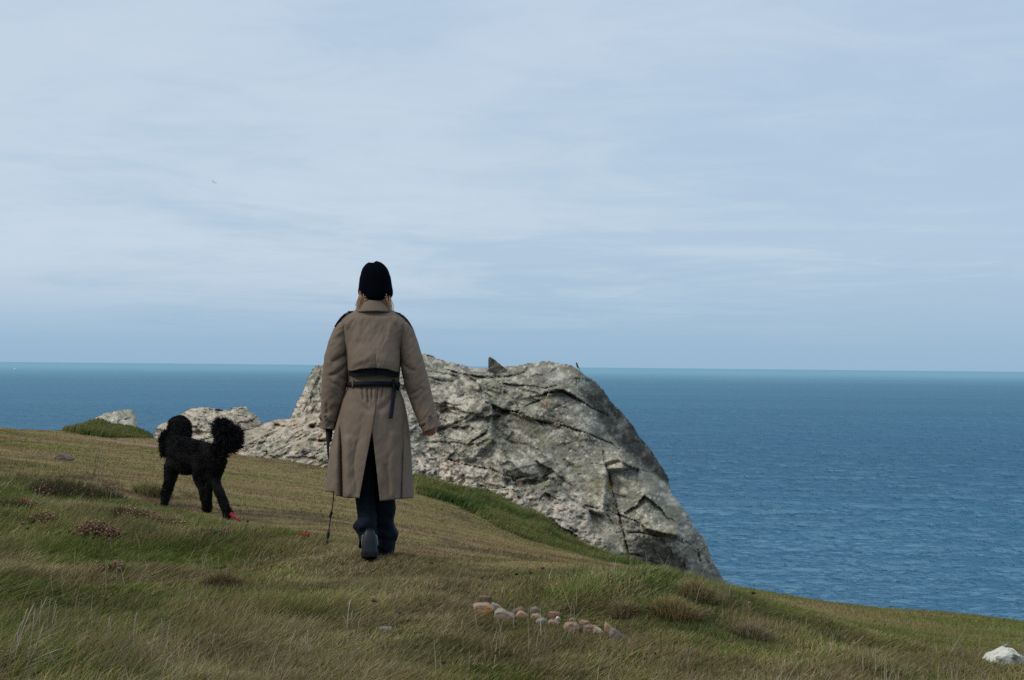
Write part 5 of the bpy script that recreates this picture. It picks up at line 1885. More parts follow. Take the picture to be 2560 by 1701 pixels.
    V, F = cat((V2, F2), (Vk, Fk))
    link('belt_end', np_mesh('belt_end', V, F), M_NAVY, belt)
    # dark under the flap is the shade strip; two belt loops hold the belt
    for px in (882, 984):
        P = [PW(px, py, float(coat_back_y(px, 960)) - d) for py, d in ((949, 0.006), (954, 0.024), (961, 0.027), (968, 0.024), (973, 0.006))]
        V, F = ribbon(P, 0.010, 0.003, (1, 0, 0))
        link('belt_loop', np_mesh('belt_loop', V, F), M_COAT, belt)
    return W_


def build_lead():
    """dog lead that hangs from the walker's left hand"""
    g = at(820, 1086, WY)
    root = empty('dog_lead', (g.x, g.y, gz(g.x, g.y)), 'black dog lead hanging from the left hand of the walker', 'dog lead')
    off = WR - Vector(root.location)

    def Q(px, py, d):
        return np.array(PW(px, py, d) + off)
    hx = np.array([Q(*p) for p in ((819, 1072, 0.03), (820.5, 1090, 0.02), (820.5, 1105, 0.01), (820, 1120, 0.005), (820.5, 1135, 0.0), (823, 1150, -0.005))])
    V, F = ribbon(hx, np.array([12, 11.5, 9, 5.5, 5, 4]) * MPX, 0.008, (1, 0.2, 0))
    lp = np.array([Q(*p) for p in ((827, 1074, 0.06), (829, 1084, 0.065), (826.5, 1096, 0.055), (822, 1106, 0.04))])
    V2, F2 = ribbon(lp, 6 * MPX, 0.006, (1, 0.3, 0))
    V, F = cat((V, F), (V2, F2))
    link('handle_loop', np_mesh('handle_loop', V, F), M_STRAP, root)
    pts = [(823, 1150, -0.005), (827, 1170, 0.0), (831, 1195, 0.0), (833.5, 1217, 0.0), (834.2, 1240, 0.0), (832, 1262, 0.0), (828, 1284, 0.0), (826, 1298, 0.0), (823, 1318, 0.0), (820.5, 1336, 0.0), (819, 1350, 0.0)]
    P = np.array([Q(*p) for p in pts])
    ss = np.linspace(0, len(pts) - 1, 60)
    P = np.stack([np.interp(ss, np.arange(len(pts)), P[:, i]) for i in range(3)], -1)
    r = 1.55 * MPX * (1 + 0.12 * np.sin(ss * 9))
    Vt, Ft = tubes([P], [r], 8)
    link('rope', np_mesh('rope', Vt, Ft, smooth=True), plain_mat('grey_rope', (0.030, 0.030, 0.030), (0.055, 0.053, 0.05), 220, 0.9, 0.1), root)
    caps = [(Q(828.5, 1281, 0), 0.0085, Q(825.5, 1292, 0), 0.0078), (Q(830, 1285, 0.0), 0.006, Q(824, 1289, 0.0), 0.006)]
    link('knot', remesh(capsules(caps), 0.0022, 2), M_STRAP, root)
    caps = [(Q(821, 1332, 0), 0.0085, Q(819.5, 1343, 0), 0.0085), (Q(823, 1337, 0.0), 0.006, Q(817, 1339, 0.0), 0.006)]
    link('knot', remesh(capsules(caps), 0.0022, 2), M_STRAP, root)
    rr = random.Random(3)
    paths = [np.array([Q(819, 1346, 0.0), Q(818.5 + rr.uniform(-2, 2), 1352, rr.uniform(-.01, .01)), Q(818 + rr.uniform(-4.5, 3), 1358 + rr.uniform(-2, 3), rr.uniform(-.015, .015))]) for _ in range(16)]
    Vf, Ff = tubes(paths, [np.full(3, 0.0011)] * 16, 3)
    link('frayed_end', np_mesh('frayed_end', Vf, Ff), plain_mat('frayed_rope', (0.10, 0.10, 0.095), (0.05, 0.05, 0.05), 100, 0.9, 0.1), root)


# ------------------------------------------------------------------ the dog
def build_dog():
    DY = 12.0
    g = at(520, 1280, DY)
    root = empty('dog', (g.x, g.y, gz(g.x, g.y)), 'black curly haired poodle with a pompom tail trotting away on the turf', 'dog')
    RL_ = Vector(root.location)

    def Q(px, py, d=0.0):
        return at(px, py, DY + d) - RL_
    S = 0.003376

    def c(a, ra, b, rb):
        f = lambda r: max(r - 2.2, min(r, 5.5)) * S if not hasattr(r, '__len__') else tuple(x * S for x in r)
        return (Q(*a), f(ra), Q(*b), f(rb))
    caps = [
        c((441, 1130, .20), 29, (480, 1140, .05), 35), c((480, 1140, .05), 35, (528, 1148, -.10), 33), c((440, 1152, .20), 28, (472, 1160, .10), 31),
        c((437, 1165, .22), 22, (440, 1115, .2), 26), c((533, 1150, -.12), 31, (541, 1160, -.14), 26), c((515, 1130, -.08), 26, (470, 1122, .06), 30), c((436, 1108, .20), 24, (470, 1120, .08), 28),
        # neck and head
        c((441, 1115, .22), 25, (447, 1085, .30), 26), c((449, 1068, .32), 32.5, (454, 1080, .30), 29), c((440, 1080, .36), 26, (446, 1062, .33), 25), c((440, 1086, .42), 15, (430, 1098, .54), 11),
        c((412, 1088, .30), 13, (409, 1112, .29), 14), c((409, 1112, .29), 14, (411, 1134, .28), 9), c((466, 1080, .30), 14, (470, 1096, .33), 10),
        # hind legs
        c((543, 1155, -.14), 27, (534, 1196, -.08), 22), c((534, 1192, -.08), 20, (545, 1222, -.16), 13), c((545, 1222, -.16), 15, (554, 1246, -.20), 14), c((554, 1246, -.20), 14, (570, 1285, -.20), 14),
        c((568, 1284, -.20), 12, (564, 1294, -.12), 9),
        c((505, 1165, -.06), 27, (500, 1200, .02), 19), c((500, 1198, .02), 19, (511, 1230, -.06), 14), c((511, 1230, -.06), 16, (518, 1262, -.06), 15), c((518, 1262, -.06), 15, (516, 1277, .02), 13),
        c((530, 1190, -.08), 22, (505, 1185, -.02), 22), c((524, 1215, -.1), 13, (520, 1250, -.08), 12),
        # front legs
        c((428, 1165, .16), 20, (424, 1200, .16), 16.5), c((424, 1200, .16), 16.5, (416, 1230, .18), 14), c((416, 1230, .18), 14, (410, 1262, .14), 11),
        c((436, 1165, .30), 18, (430, 1200, .32), 14), c((430, 1200, .32), 14, (421, 1232, .36), 11), c((421, 1232, .36), 11, (415, 1256, .34), 9),
        # tail
        c((540, 1124, -.16), 9, (550, 1112, -.18), 10), c((550, 1112, -.18), 10, (562, 1100, -.19), 16),
        c((566, 1086, -.19), 29, (573, 1094, -.19), 30), c((550, 1068, -.19), 17, (560, 1076, -.19), 28), c((585, 1092, -.19), 22, (580, 1108, -.19), 22), c((565, 1112, -.19), 19, (575, 1116, -.19), 16),
    ]
    me = remesh(capsules(caps), 0.012, 4)
    V, Nn = get_co(me), get_no(me)
    V = V + Nn * (0.008 * fbm(V * 16, 4, 3))[:, None]
    set_co(me, V)
    m, t = new_mat('black_curly_coat')
    co = obj_co(t)
    n1 = t.noise(co, 60, 5, 0.65, 0.8)
    cc = t.mix(t.ramp(n1, 0.35, 0.65), (0.0035, 0.0035, 0.004), (0.010, 0.0095, 0.010))
    principled(t, cc, 0.9, 0.12, bump(t, n1, 0.9, 0.02))
    body = link('body', me, m, root)
    # fur: short curls everywhere, long loose hair on the head, ears and tail
    n = 36000
    tri = np.array([p.vertices[:3] for p in me.polygons])
    pick = RNG.integers(0, len(tri), n)
    a, b = RNG.uniform(0, 1, n), RNG.uniform(0, 1, n)
    sw = a + b > 1
    a[sw], b[sw] = 1 - a[sw], 1 - b[sw]
    T = tri[pick]
    P = V[T[:, 0]] * (1 - a - b)[:, None] + V[T[:, 1]] * a[:, None] + V[T[:, 2]] * b[:, None]
    D = Nn[T[:, 0]]
    tailc, headc, earc = np.array(Q(569, 1092, -.19)), np.array(Q(447, 1070, .32)), np.array(Q(410, 1110, .29))
    ln = np.full(n, 0.011)
    ln = np.where(np.linalg.norm(P - tailc, axis=1) < 0.19, 0.042, ln)
    ln = np.where(np.linalg.norm(P - headc, axis=1) < 0.15, 0.022, ln)
    ln = np.where(np.linalg.norm(P - earc, axis=1) < 0.11, 0.028, ln)
    ln = ln * RNG.uniform(0.4, 1.3, n) * (1 + 1.1 * fbm(P * 9, 3, 41))
    jit = RNG.normal(0, 0.25, (n, 3)) + 0.9 * np.stack([fbm(P * 22 + 5 * i, 2, 50 + i) for i in range(3)], -1)
    D = D + jit + np.array([0.1, 0, -0.25])
    D /= np.linalg.norm(D, axis=1)[:, None]
    sd = np.cross(D, RNG.normal(0, 1, (n, 3)))
    sd /= np.linalg.norm(sd, axis=1)[:, None]
    wv = sd * 0.0036
    D2 = D + RNG.normal(0, 0.5, (n, 3))
    P0 = P - D * 0.004
    M1 = P0 + D * (ln * 0.6)[:, None]
    E = M1 + D2 * (ln * 0.5)[:, None]
    VV = np.stack([P0 - wv, P0 + wv, M1 - wv * 0.7, M1 + wv * 0.7, E], 1).reshape(-1, 3)
    bb = np.arange(n)[:, None] * 5
    C = np.repeat(np.array((0.008, 0.0076, 0.008)) * RNG.uniform(0.4, 1.7, (n, 1)), 5, 0)
    f = link('fur', np_mesh('fur', VV, [bb + np.array([[0, 1, 3, 2]]), bb + np.array([[2, 3, 4]])], C), leaf_mat('fur_strands', 0.05, 0.75), root)
    f['kind'] = 'stuff'
    # red strap that trails on the turf by the hind paw
    s0 = [at(576, 1284, 11.75), at(584, 1291, 11.72), at(592, 1298, 11.70), at(602, 1304, 11.68)]
    o = Vector((s0[3].x, s0[3].y, gz(s0[3].x, s0[3].y)))
    Vr, Fr = ribbon([p - o for p in s0], np.array([8.5, 7, 5, 2.5]) * S, 0.006, (0.55, 0.0, 0.75))
    tag(link('strap', np_mesh('strap', Vr, Fr), M_RED, loc=o), 'bright red strap end trailing behind the hind paw of the dog', 'strap')
    x, y = at(760, 1348, 9.3).x, 9.3
    z = gz(x, y)
    k = 9.3 / FPX
    pp = np.array([(-18 * k, 0.02, 0.040), (-10 * k, 0.01, 0.036), (-2 * k, 0, 0.034), (4 * k, 0, 0.037), (9 * k, -0.01, 0.034), (15 * k, -0.01, 0.028)])
    V1, F1 = ribbon(pp, np.array([3.5, 4, 4, 8, 9, 7]) * k, 0.008, (0, 0.35, 1))
    tag(link('strap', np_mesh('strap', V1, F1), plain_mat('dull_red_webbing', (0.24, 0.022, 0.018), (0.17, 0.02, 0.016), 90, 0.8, 0.1), loc=(x, y, z)), 'small dull red strap lying in the grass left of the walker', 'strap')


build_walker()
build_lead()
build_dog()
CLEAR += [(at(922, 1400, WY).x, 8.15, 0.05, 0.13), (at(963, 1400, WY).x, 8.42, 0.045, 0.13), (at(760, 1348, 9.3).x, 9.2, 0.07, 0.14)]
# ------------------------------------------------------------------ stones
def stone_mat(name, c1, c2, c3=None, sc=30):
    m, t = new_mat(name)
    co = obj_co(t)
    n1 = t.noise(co, sc, 5, 0.65)
    n2 = t.noise(co, sc * 0.35, 3, 0.6)
    c = t.mix(t.ramp(n1, 0.35, 0.65), c1, c2)
    if c3:
        c = t.mix(t.ramp(n2, 0.48, 0.62), c, c3)
    principled(t, c, 0.9, 0.15, bump(t, n1, 0.6, 0.012))
    return m


def stone_mesh(outline, depth, seed, rough=0.12):
    """an angular stone: the silhouette seen from the front (x, z), swept back over its depth with broken faces"""
    rr = random.Random(seed)
    bm = bmesh.new()
    cx_ = sum(p[0] for p in outline) / len(outline)
    cz_ = sum(p[1] for p in outline) / len(outline)
    size = max(max(p[0] for p in outline) - min(p[0] for p in outline), 1e-3)
    vs = []
    for y, k in ((-depth * 0.5, 0.86), (depth * 0.1, 1.0), (depth * 0.5, 0.84)):
        for x, z in outline:
            j = rough * size * 0.42
            vs.append(bm.verts.new((cx_ + (x - cx_) * k + rr.uniform(-j, j) * (k < 0.9), y + rr.uniform(-j, j), cz_ + (z - cz_) * (k if z > cz_ else 1) + rr.uniform(-j, j) * (k < 0.9))))
    res = bmesh.ops.convex_hull(bm, input=vs)
    dele = [g for g in res['geom_interior'] + res['geom_unused'] if isinstance(g, bmesh.types.BMVert)]
    bmesh.ops.delete(bm, geom=list(set(dele)), context='VERTS')
    bmesh.ops.bevel(bm, geom=[e for e in bm.edges], offset=size * 0.018, segments=1, affect='EDGES')
    bmesh.ops.triangulate(bm, faces=bm.faces)
    bmesh.ops.triangulate(bm, faces=bm.faces)
    bmesh.ops.subdivide_edges(bm, edges=bm.edges, cuts=2, use_grid_fill=True)
    for v in bm.verts:
        q = np.array([[v.co.x, v.co.y, v.co.z]]) / size
        v.co += v.normal * size * float(0.045 * fbm(q * 5 + seed, 3, 7)[0] + 0.02 * fbm(q * 14 + seed, 2, 9)[0])
    me = bpy.data.meshes.new('stone')
    bm.to_mesh(me)
    bm.free()
    return me


SM = {
    'brown': stone_mat('brown_stone', (0.156, 0.100, 0.070), (0.101, 0.067, 0.049)),
    'pink': stone_mat('pink_beige_stone', (0.287, 0.210, 0.144), (0.216, 0.160, 0.116), (0.300, 0.163, 0.075), 14),
    'green': stone_mat('green_grey_stone', (0.250, 0.223, 0.175), (0.185, 0.169, 0.134), (0.238, 0.169, 0.122), 16),
    'orange': stone_mat('orange_stone', (0.30, 0.185, 0.105), (0.24, 0.17, 0.115)),
    'grey': stone_mat('grey_stone', (0.181, 0.146, 0.120), (0.124, 0.105, 0.089)),
    'blue': stone_mat('blue_grey_stone', (0.215, 0.202, 0.180), (0.139, 0.134, 0.123)),
    'tan': stone_mat('tan_stone', (0.266, 0.179, 0.118), (0.196, 0.135, 0.091)),
    'red': stone_mat('reddish_stone', (0.229, 0.131, 0.088), (0.170, 0.098, 0.065)),
    'dark': stone_mat('dark_stone', (0.031, 0.031, 0.034), (0.069, 0.069, 0.072)),
    'spot': stone_mat('spotted_brown_stone', (0.188, 0.123, 0.087), (0.134, 0.089, 0.065), (0.409, 0.328, 0.260), 45),
    'white': stone_mat('white_quartz', (0.56, 0.545, 0.48), (0.46, 0.445, 0.39), (0.17, 0.17, 0.15), 46),
    'lawn': stone_mat('weathered_grey_stone', (0.162, 0.130, 0.099), (0.099, 0.081, 0.064)),
}


def add_stone(pts, Y, mat, label, depth, seed, group=None, name='stone', zoff=0.0):
    """pts: outline in photograph pixels; the stone stands on the ground at distance Y, its foot a little below the turf"""
    cxp = sum(p[0] for p in pts) / len(pts)
    bot = max(p[1] for p in pts)
    # distance at which the sight line of its foot meets the ground
    best, by = 9, Y
    for k in range(80):
        yy = Y - 1.3 + k * 0.035
        v = at(cxp, bot, yy)
        e = abs(gz(v.x, yy) + 0.004 - v.z)
        if e < best:
            best, by = e, yy
    base = at(cxp, bot, by)
    k = by / FPX
    out = [((px - cxp) * k, (bot - py) * k * (0.88 if group else (1.0 if mat == 'white' else 0.8))) for px, py in pts]
    w = max(p[0] for p in out) - min(p[0] for p in out)
    low = [(min(p[0] for p in out) + w * 0.1, -0.03), (max(p[0] for p in out) - w * 0.1, -0.03)]
    o = link(name, stone_mesh(out + low, depth, seed), SM[mat], loc=base)
    tag(o, label, 'stone', group)
    CLEAR.append((base.x, by + 0.01, w * 0.46, depth * 0.5 + 0.01))
    pass
    return o


ROW = 'stones strewn in a row on the grass'
STONES = [
    ([(1198, 1508), (1196, 1490), (1206, 1486), (1226, 1488), (1228, 1500), (1225, 1509)], 'brown', 'squared brown stone standing upright at the left end of the stone row', 0.06),
    ([(1182, 1511), (1186, 1505), (1203, 1504), (1222, 1506), (1234, 1513), (1238, 1525), (1228, 1533), (1205, 1530), (1192, 1524)], 'pink', 'largest pinkish beige stone with an orange patch at the left of the stone row', 0.10),
    ([(1228, 1516), (1230, 1504), (1242, 1508), (1254, 1516), (1250, 1521)], 'green', 'small grey green stone directly behind the largest pinkish one', 0.05),
    ([(1234, 1540), (1236, 1527), (1246, 1520), (1258, 1522), (1278, 1532), (1291, 1541), (1262, 1544)], 'green', 'pale grey green stone with a long slope to its right, third in the stone row', 0.09),
    ([(1278, 1527), (1304, 1514), (1313, 1521), (1316, 1531), (1300, 1533)], 'brown', 'dark brown wedge of stone behind the bright orange one', 0.07),
    ([(1290, 1541), (1293, 1529), (1301, 1524), (1310, 1529), (1322, 1539), (1310, 1543)], 'orange', 'bright orange stone in the middle of the stone row', 0.07),
    ([(1325, 1528), (1328, 1518), (1340, 1515), (1348, 1521), (1347, 1529)], 'grey', 'dull grey stone half sunk in grass behind the stone row', 0.05),
    ([(1326, 1545), (1330, 1534), (1346, 1533), (1359, 1545)], 'tan', 'flat beige stone just right of the bright orange one', 0.06),
    ([(1338, 1554), (1346, 1546), (1360, 1545), (1367, 1549), (1366, 1556)], 'blue', 'small blue grey stone lying low in the middle of the stone row', 0.06),
    ([(1369, 1554), (1376, 1547), (1390, 1550), (1402, 1558), (1384, 1560)], 'tan', 'small flat tan stone right of the blue grey one', 0.05),
    ([(1371, 1538), (1372, 1528), (1384, 1527), (1398, 1529), (1396, 1541), (1384, 1541)], 'red', 'reddish brick shaped stone set back behind the stone row', 0.06),
    ([(1388, 1550), (1391, 1541), (1397, 1541), (1402, 1549)], 'white', 'tiny whitish stone in front of the reddish one', 0.03),
    ([(1408, 1568), (1412, 1558), (1422, 1553), (1442, 1556), (1450, 1568), (1430, 1574)], 'tan', 'broad two humped beige stone in the right half of the stone row', 0.08),
    ([(1421, 1551), (1428, 1544), (1436, 1545), (1434, 1553)], 'tan', 'little tan stone behind the two humped beige one', 0.04),
    ([(1446, 1558), (1452, 1549), (1470, 1551), (1475, 1559)], 'tan', 'flat tan stone behind the spotted brown one', 0.05),
    ([(1457, 1578), (1459, 1564), (1472, 1560), (1490, 1562), (1504, 1570), (1509, 1580), (1480, 1583)], 'spot', 'rounded brown stone with white specks near the right end of the stone row', 0.08),
    ([(1511, 1580), (1510, 1562), (1515, 1552), (1524, 1561), (1530, 1566), (1529, 1580)], 'orange', 'pointed orange brown stone standing at the right end of the stone row', 0.06),
    ([(1523, 1581), (1526, 1566), (1536, 1568), (1552, 1582), (1566, 1594), (1572, 1602), (1545, 1596)], 'grey', 'long grey slab slanting down at the far right of the stone row', 0.06),
]
for i, (pts, mt, lab, dp) in enumerate(STONES):
    add_stone(pts, 7.3, mt, lab, dp, 40 + i, ROW)
add_stone([(2464, 1656), (2470, 1645), (2484, 1634), (2500, 1628), (2512, 1622), (2520, 1622), (2530, 1630), (2544, 1630), (2553, 1639), (2558, 1650), (2560, 1660), (2520, 1664), (2485, 1662)], 7.2, 'white',
          'big white stone with grey patches at the right edge of the slope', 0.14, 71)
add_stone([(1982, 1640), (1986, 1632), (1997, 1625), (2004, 1629), (2010, 1640)], 6.8, 'tan', 'small pale pointed stone below the tall grass mound', 0.05, 72)
add_stone([(944, 1575), (948, 1567), (966, 1565), (980, 1567), (984, 1574)], 6.7, 'blue', 'flat grey stone sunk in the grass below the walker', 0.05, 73)
add_stone([(1010, 1421), (1016, 1413), (1034, 1411), (1046, 1415), (1054, 1422)], 8.1, 'dark', 'flat dark stone just right of the walker\'s shoes', 0.07, 74)
add_stone([(136, 1147), (146, 1137), (154, 1131), (166, 1136), (178, 1143), (184, 1147)], 17.0, 'lawn', 'low weathered grey stone on the turf at the far left', 0.22, 75)
add_stone([(2003, 1690), (2008, 1682), (2018, 1684), (2022, 1691)], 6.1, 'pink', 'left of two tiny pinkish stones at the bottom edge', 0.04, 76)
add_stone([(2020, 1692), (2026, 1686), (2036, 1687), (2040, 1693)], 6.1, 'pink', 'right of two tiny pinkish stones at the bottom edge', 0.04, 77)
add_stone([(1238, 1304), (1250, 1296), (1262, 1300), (1268, 1306)], 20.0, 'tan', 'small pale stone where the turf meets the dark green grass', 0.12, 78)


# ------------------------------------------------------------------ plants one can tell apart
def find_y(px, py, lo=4.5, hi=26):
    """distance at which the sight line of a pixel meets the ground"""
    ys = np.linspace(lo, hi, 900)
    v = at_np(np.full(900, px), np.full(900, py), ys)
    d = v[:, 2] - ground_z(v[:, 0], ys)
    k = np.nonzero(d < 0)[0]
    return ys[k[0]] if len(k) else hi


HEADC = np.array((0.060, 0.040, 0.032))


def seed_plant(hx, hy, bx, by, label, size=4.5, pale=0.0, group='dried seed heads standing in the grass', Y=None):
    """withered umbel: a thin bent stem and a bunched head of short rays"""
    Y = Y or find_y(bx, by)
    b = at(bx, by, Y)
    b.z = gz(b.x, b.y)
    h = at(hx, hy, Y + 0.02) - b
    root = empty('seed_head', b, label, 'dried flower', group)
    h = np.array(h)
    ss = np.linspace(0, 1, 8)[:, None]
    mid = h * 0.55 + np.array([-h[0] * 0.28, 0.01, 0])
    P = 2 * ss * (1 - ss) * mid + ss ** 2 * h
    V, F = tubes([P], [np.linspace(0.0023, 0.0016, 8)], 5)
    cc = np.array((0.12, 0.095, 0.065)) * (1 + pale)
    link('stem', np_mesh('stem', V, F, np.repeat(cc[None], len(V), 0), True), M_DRY, root)
    r = size * Y / FPX
    paths, rads = [], []
    rr = random.Random(int(hx * 13 + hy))
    for i in range(26):
        a = rr.uniform(0, 2 * math.pi)
        el = rr.uniform(0.1, 1.35)
        d = np.array([math.cos(a) * math.cos(el), math.sin(a) * math.cos(el), math.sin(el)])
        tip = h + d * r * rr.uniform(0.7, 1.15) + np.array([0, 0, -0.25 * r])
        paths.append(np.array([h - np.array([0, 0, 0.5 * r]), h + d * r * 0.55 + np.array([0, 0, -0.35 * r]), tip, tip + d * r * 0.18]))
        rads.append(np.array([0.0010, 0.0012, 0.0030, 0.0016]))
    V, F = tubes(paths, rads, 4)
    c = HEADC * (1 + 2.2 * pale) * np.array([1, 1 - 0.05 * pale, 1 - 0.1 * pale])
    link('head', np_mesh('head', V, F, np.repeat(c[None], len(V), 0)), M_DRY, root)


SEEDS = [
    (936, 1502, 918, 1580, 'dried brown umbel on a long stem below the walker, the upper of a pair', 9, 0.7), (999, 1532, 962, 1590, 'dried umbel on a leaning stem below the walker, the lower of a pair', 7, 0.7),
    (1883, 1484, 1879, 1520, 'dark teasel like seed head standing against the sea', 5.5, 0.0), (1872, 1508, 1872, 1528, 'pale round seed head just left of the dark one against the sea', 4.5, 2.0),
    (1830, 1604, 1828, 1632, 'drooping reddish brown seed head below the tall grass mound', 5.5, 0.5), (1078, 1409, 1076, 1424, 'low brown seed head right of the dark flat stone', 5, 0.1),
    (1204, 1446, 1214, 1466, 'dark seed head leaning left, by itself above the stone row', 4.5, 0.0), (1291, 1436, 1294, 1452, 'leftmost dark seed head at the brow of the slope', 5, 0.0),
    (1326, 1433, 1326, 1450, 'second dark seed head from the left at the brow', 4.5, 0.0), (1357, 1421, 1358, 1452, 'tallest seed head at the brow, with a round top', 4.5, 0.3),
    (1343, 1446, 1342, 1456, 'short seed head below the tallest one at the brow', 4, 0.0), (1401, 1434, 1404, 1452, 'wide flat seed head at the right end of the brow', 5.5, 0.4),
    (1408, 1443, 1409, 1456, 'small seed head just under the wide flat one', 4, 0.0), (1410, 1503, 1408, 1514, 'pinkish faded seed head above the reddish stone', 4.5, 1.5),
    (1239, 1634, 1212, 1676, 'dark seed head on a leaning stem near the bottom edge', 5, 0.1), (1108, 1657, 1104, 1690, 'broad brown seed head near the bottom edge', 7, 0.2),
    (1637, 1634, 1639, 1655, 'thin dark seed head at the lower right of the stone row', 4, 0.0), (1612, 1648, 1612, 1660, 'dark low seed head beside the thin one at lower right', 6, 0.0),
    (619, 1304, 620, 1322, 'small dark seed head on the turf edge right of the dog', 4, 0.0), (656, 1321, 658, 1340, 'second small seed head further right of the dog', 4, 0.1),
    (273, 1351, 280, 1380, 'faded grey umbel among the pink heather', 6.5, 1.2), (56, 1310, 60, 1340, 'grey brown umbel at the left edge below the heather', 6, 0.9), (70, 1323, 72, 1352, 'dark round seed head near the left edge', 4.5, 0.0),
    (1766, 1538, 1764, 1560, 'small brown seed head low on the tall grass mound', 4, 0.2), (1968, 1546, 1966, 1570, 'dark seed head where the mound runs out to the right', 4, 0.0),
]
for a in SEEDS:
    seed_plant(*a)


def heather(cxp, cyp, wpx, hpx, label, n, flowers=1.0, leaf=1.0, group='low heather clumps with withered flowers'):
    """dwarf shrub: a dome of fine twigs with withered pink and rust flower heads"""
    Y = find_y(cxp, cyp)
    b = at(cxp, cyp, Y)
    b.z = gz(b.x, b.y)
    root = empty('heather_clump', b, label, 'heather', group)
    k = Y / FPX
    rx = wpx * k * 0.58
    ry = max(rx * 0.45, hpx * k * 1.6)
    ry = min(ry, 0.55)
    hh = min(max(hpx * k * 0.75, 0.10), 0.20)
    a = RNG.uniform(0, 2 * math.pi, n)
    r = np.sqrt(RNG.uniform(0, 1, n))
    x = b.x + rx * r * np.cos(a)
    y = b.y + ry * r * np.sin(a)
    ed = fbm2(x * 4, y * 4, 3, 17)
    kk = r < 0.86 + 0.5 * ed
    x, y, r = x[kk], y[kk], r[kk]
    m = len(x)
    z = ground_z(x, y)
    h = hh * (1.05 - 0.6 * r ** 2) * RNG.uniform(0.5, 1.2, m)
    lean = np.stack([RNG.normal(0.25, 0.5, m), RNG.normal(0, 0.5, m)], -1)
    pal = np.array([(0.050, 0.070, 0.022), (0.075, 0.060, 0.034), (0.105, 0.066, 0.040), (0.040, 0.058, 0.018)])
    c = pal[RNG.integers(0, 4, m)] * RNG.uniform(0.6, 1.3, (m, 1)) * leaf
    V, q, t, C = blades(x, y, h, np.full(m, 0.0045), lean, RNG.uniform(0.1, 0.6, m), c, z)
    V = V - np.array(b)
    tw = link('twigs', np_mesh('twigs', V, [q, t], C), M_LEAF, root)
    tw['kind'] = 'stuff'
    # flower heads: little double pyramids in loose groups at the twig tips
    sel = np.nonzero((fbm2(x * 7, y * 7, 2, 23) > 0.02) & (RNG.uniform(0, 1, m) < 0.24 * flowers))[0]
    tips = V.reshape(-1, 5, 3)[sel, 4]
    f = len(sel)
    s = RNG.uniform(0.005, 0.011, f)
    off = np.array([(1, 0, 0), (-0.5, 0.86, 0), (-0.5, -0.86, 0), (0, 0, 1.1), (0, 0, -0.8)])
    VV = tips[:, None] + off[None] * s[:, None, None]
    tri = np.array([(0, 1, 3), (1, 2, 3), (2, 0, 3), (1, 0, 4), (2, 1, 4), (0, 2, 4)])
    F = (np.arange(f)[:, None, None] * 5 + tri[None]).reshape(-1, 3)
    pal = np.array([(0.25, 0.11, 0.070), (0.31, 0.165, 0.115), (0.18, 0.08, 0.048), (0.38, 0.22, 0.155), (0.12, 0.065, 0.042)])
    c = np.repeat(pal[RNG.integers(0, 5, f)] * RNG.uniform(0.7, 1.15, (f, 1)), 5, 0)
    fl = link('flowers', np_mesh('flowers', VV.reshape(-1, 3), F, c), M_DRY, root)
    fl['kind'] = 'stuff'
    if hpx > 16:
        CLEAR.append((b.x, b.y, rx * 0.85, ry * 0.75))
    return root


HEA = [
    (175, 1240, 250, 70, 'largest russet heather clump on the brow left of the dog', 3600, 0.9), (30, 1275, 90, 42, 'heather clump with pink flowers at the left edge', 1300, 1.2),
    (330, 1300, 130, 46, 'heather clump with rusty flowers below the dog\'s front paws', 1800, 1.1), (245, 1345, 110, 40, 'green heather clump with bright pink flowers in front of the largest one', 1500, 1.2),
    (420, 1325, 110, 36, 'sparse heather clump left of the dark green one', 1100, 1.0), (530, 1350, 130, 44, 'dark green heather clump nearest to the red strap', 1700, 0.8),
    (276, 1448, 74, 30, 'small round heather cushion alone in the green grass', 900, 2.2), (100, 1312, 90, 30, 'thin heather patch between the two left edge clumps', 700, 1.0),
    (215, 1668, 44, 20, 'tiny heather sprig at the bottom left', 240, 2.0),
]
for a in HEA:
    heather(*a)


def stalks(stems, label, Y=None, col=(0.30, 0.255, 0.185), rad=0.0020, group='bunches of dead grass stalks', name='dry_stalks'):
    """a bunch of dead stalks; stems are (base px, base py, tip px, tip py)"""
    bx = sum(s[0] for s in stems) / len(stems)
    by = max(s[1] for s in stems)
    Y = Y or find_y(bx, by)
    b = at(bx, by, Y)
    b.z = gz(b.x, b.y)
    root = empty(name, b, label, 'dry stalks', group)
    rr = random.Random(int(bx))
    for s in stems:
        p0, p1 = at(s[0], s[1], Y + rr.uniform(-0.05, 0.05)), at(s[2], s[3], Y + rr.uniform(-0.05, 0.08))
        p0.z = min(p0.z, gz(p0.x, p0.y))
        p0, p1 = np.array(p0 - b), np.array(p1 - b)
        ss = np.linspace(0, 1, 7)[:, None]
        m = (p0 + p1) / 2 + np.array([rr.uniform(-0.02, 0.02), 0, 0.01])
        P = (1 - ss) ** 2 * p0 + 2 * ss * (1 - ss) * m + ss ** 2 * p1
        V, F = tubes([P], [np.array([1, 0.95, 0.9, 0.85, 0.8, 1.25, 0.5]) * rad * rr.uniform(0.7, 1.2)], 4)
        c = np.repeat(np.array(col)[None], len(V), 0) * rr.uniform(0.85, 1.1)
        link('stalk', np_mesh('stalk', V, F, c), M_DRY, root)


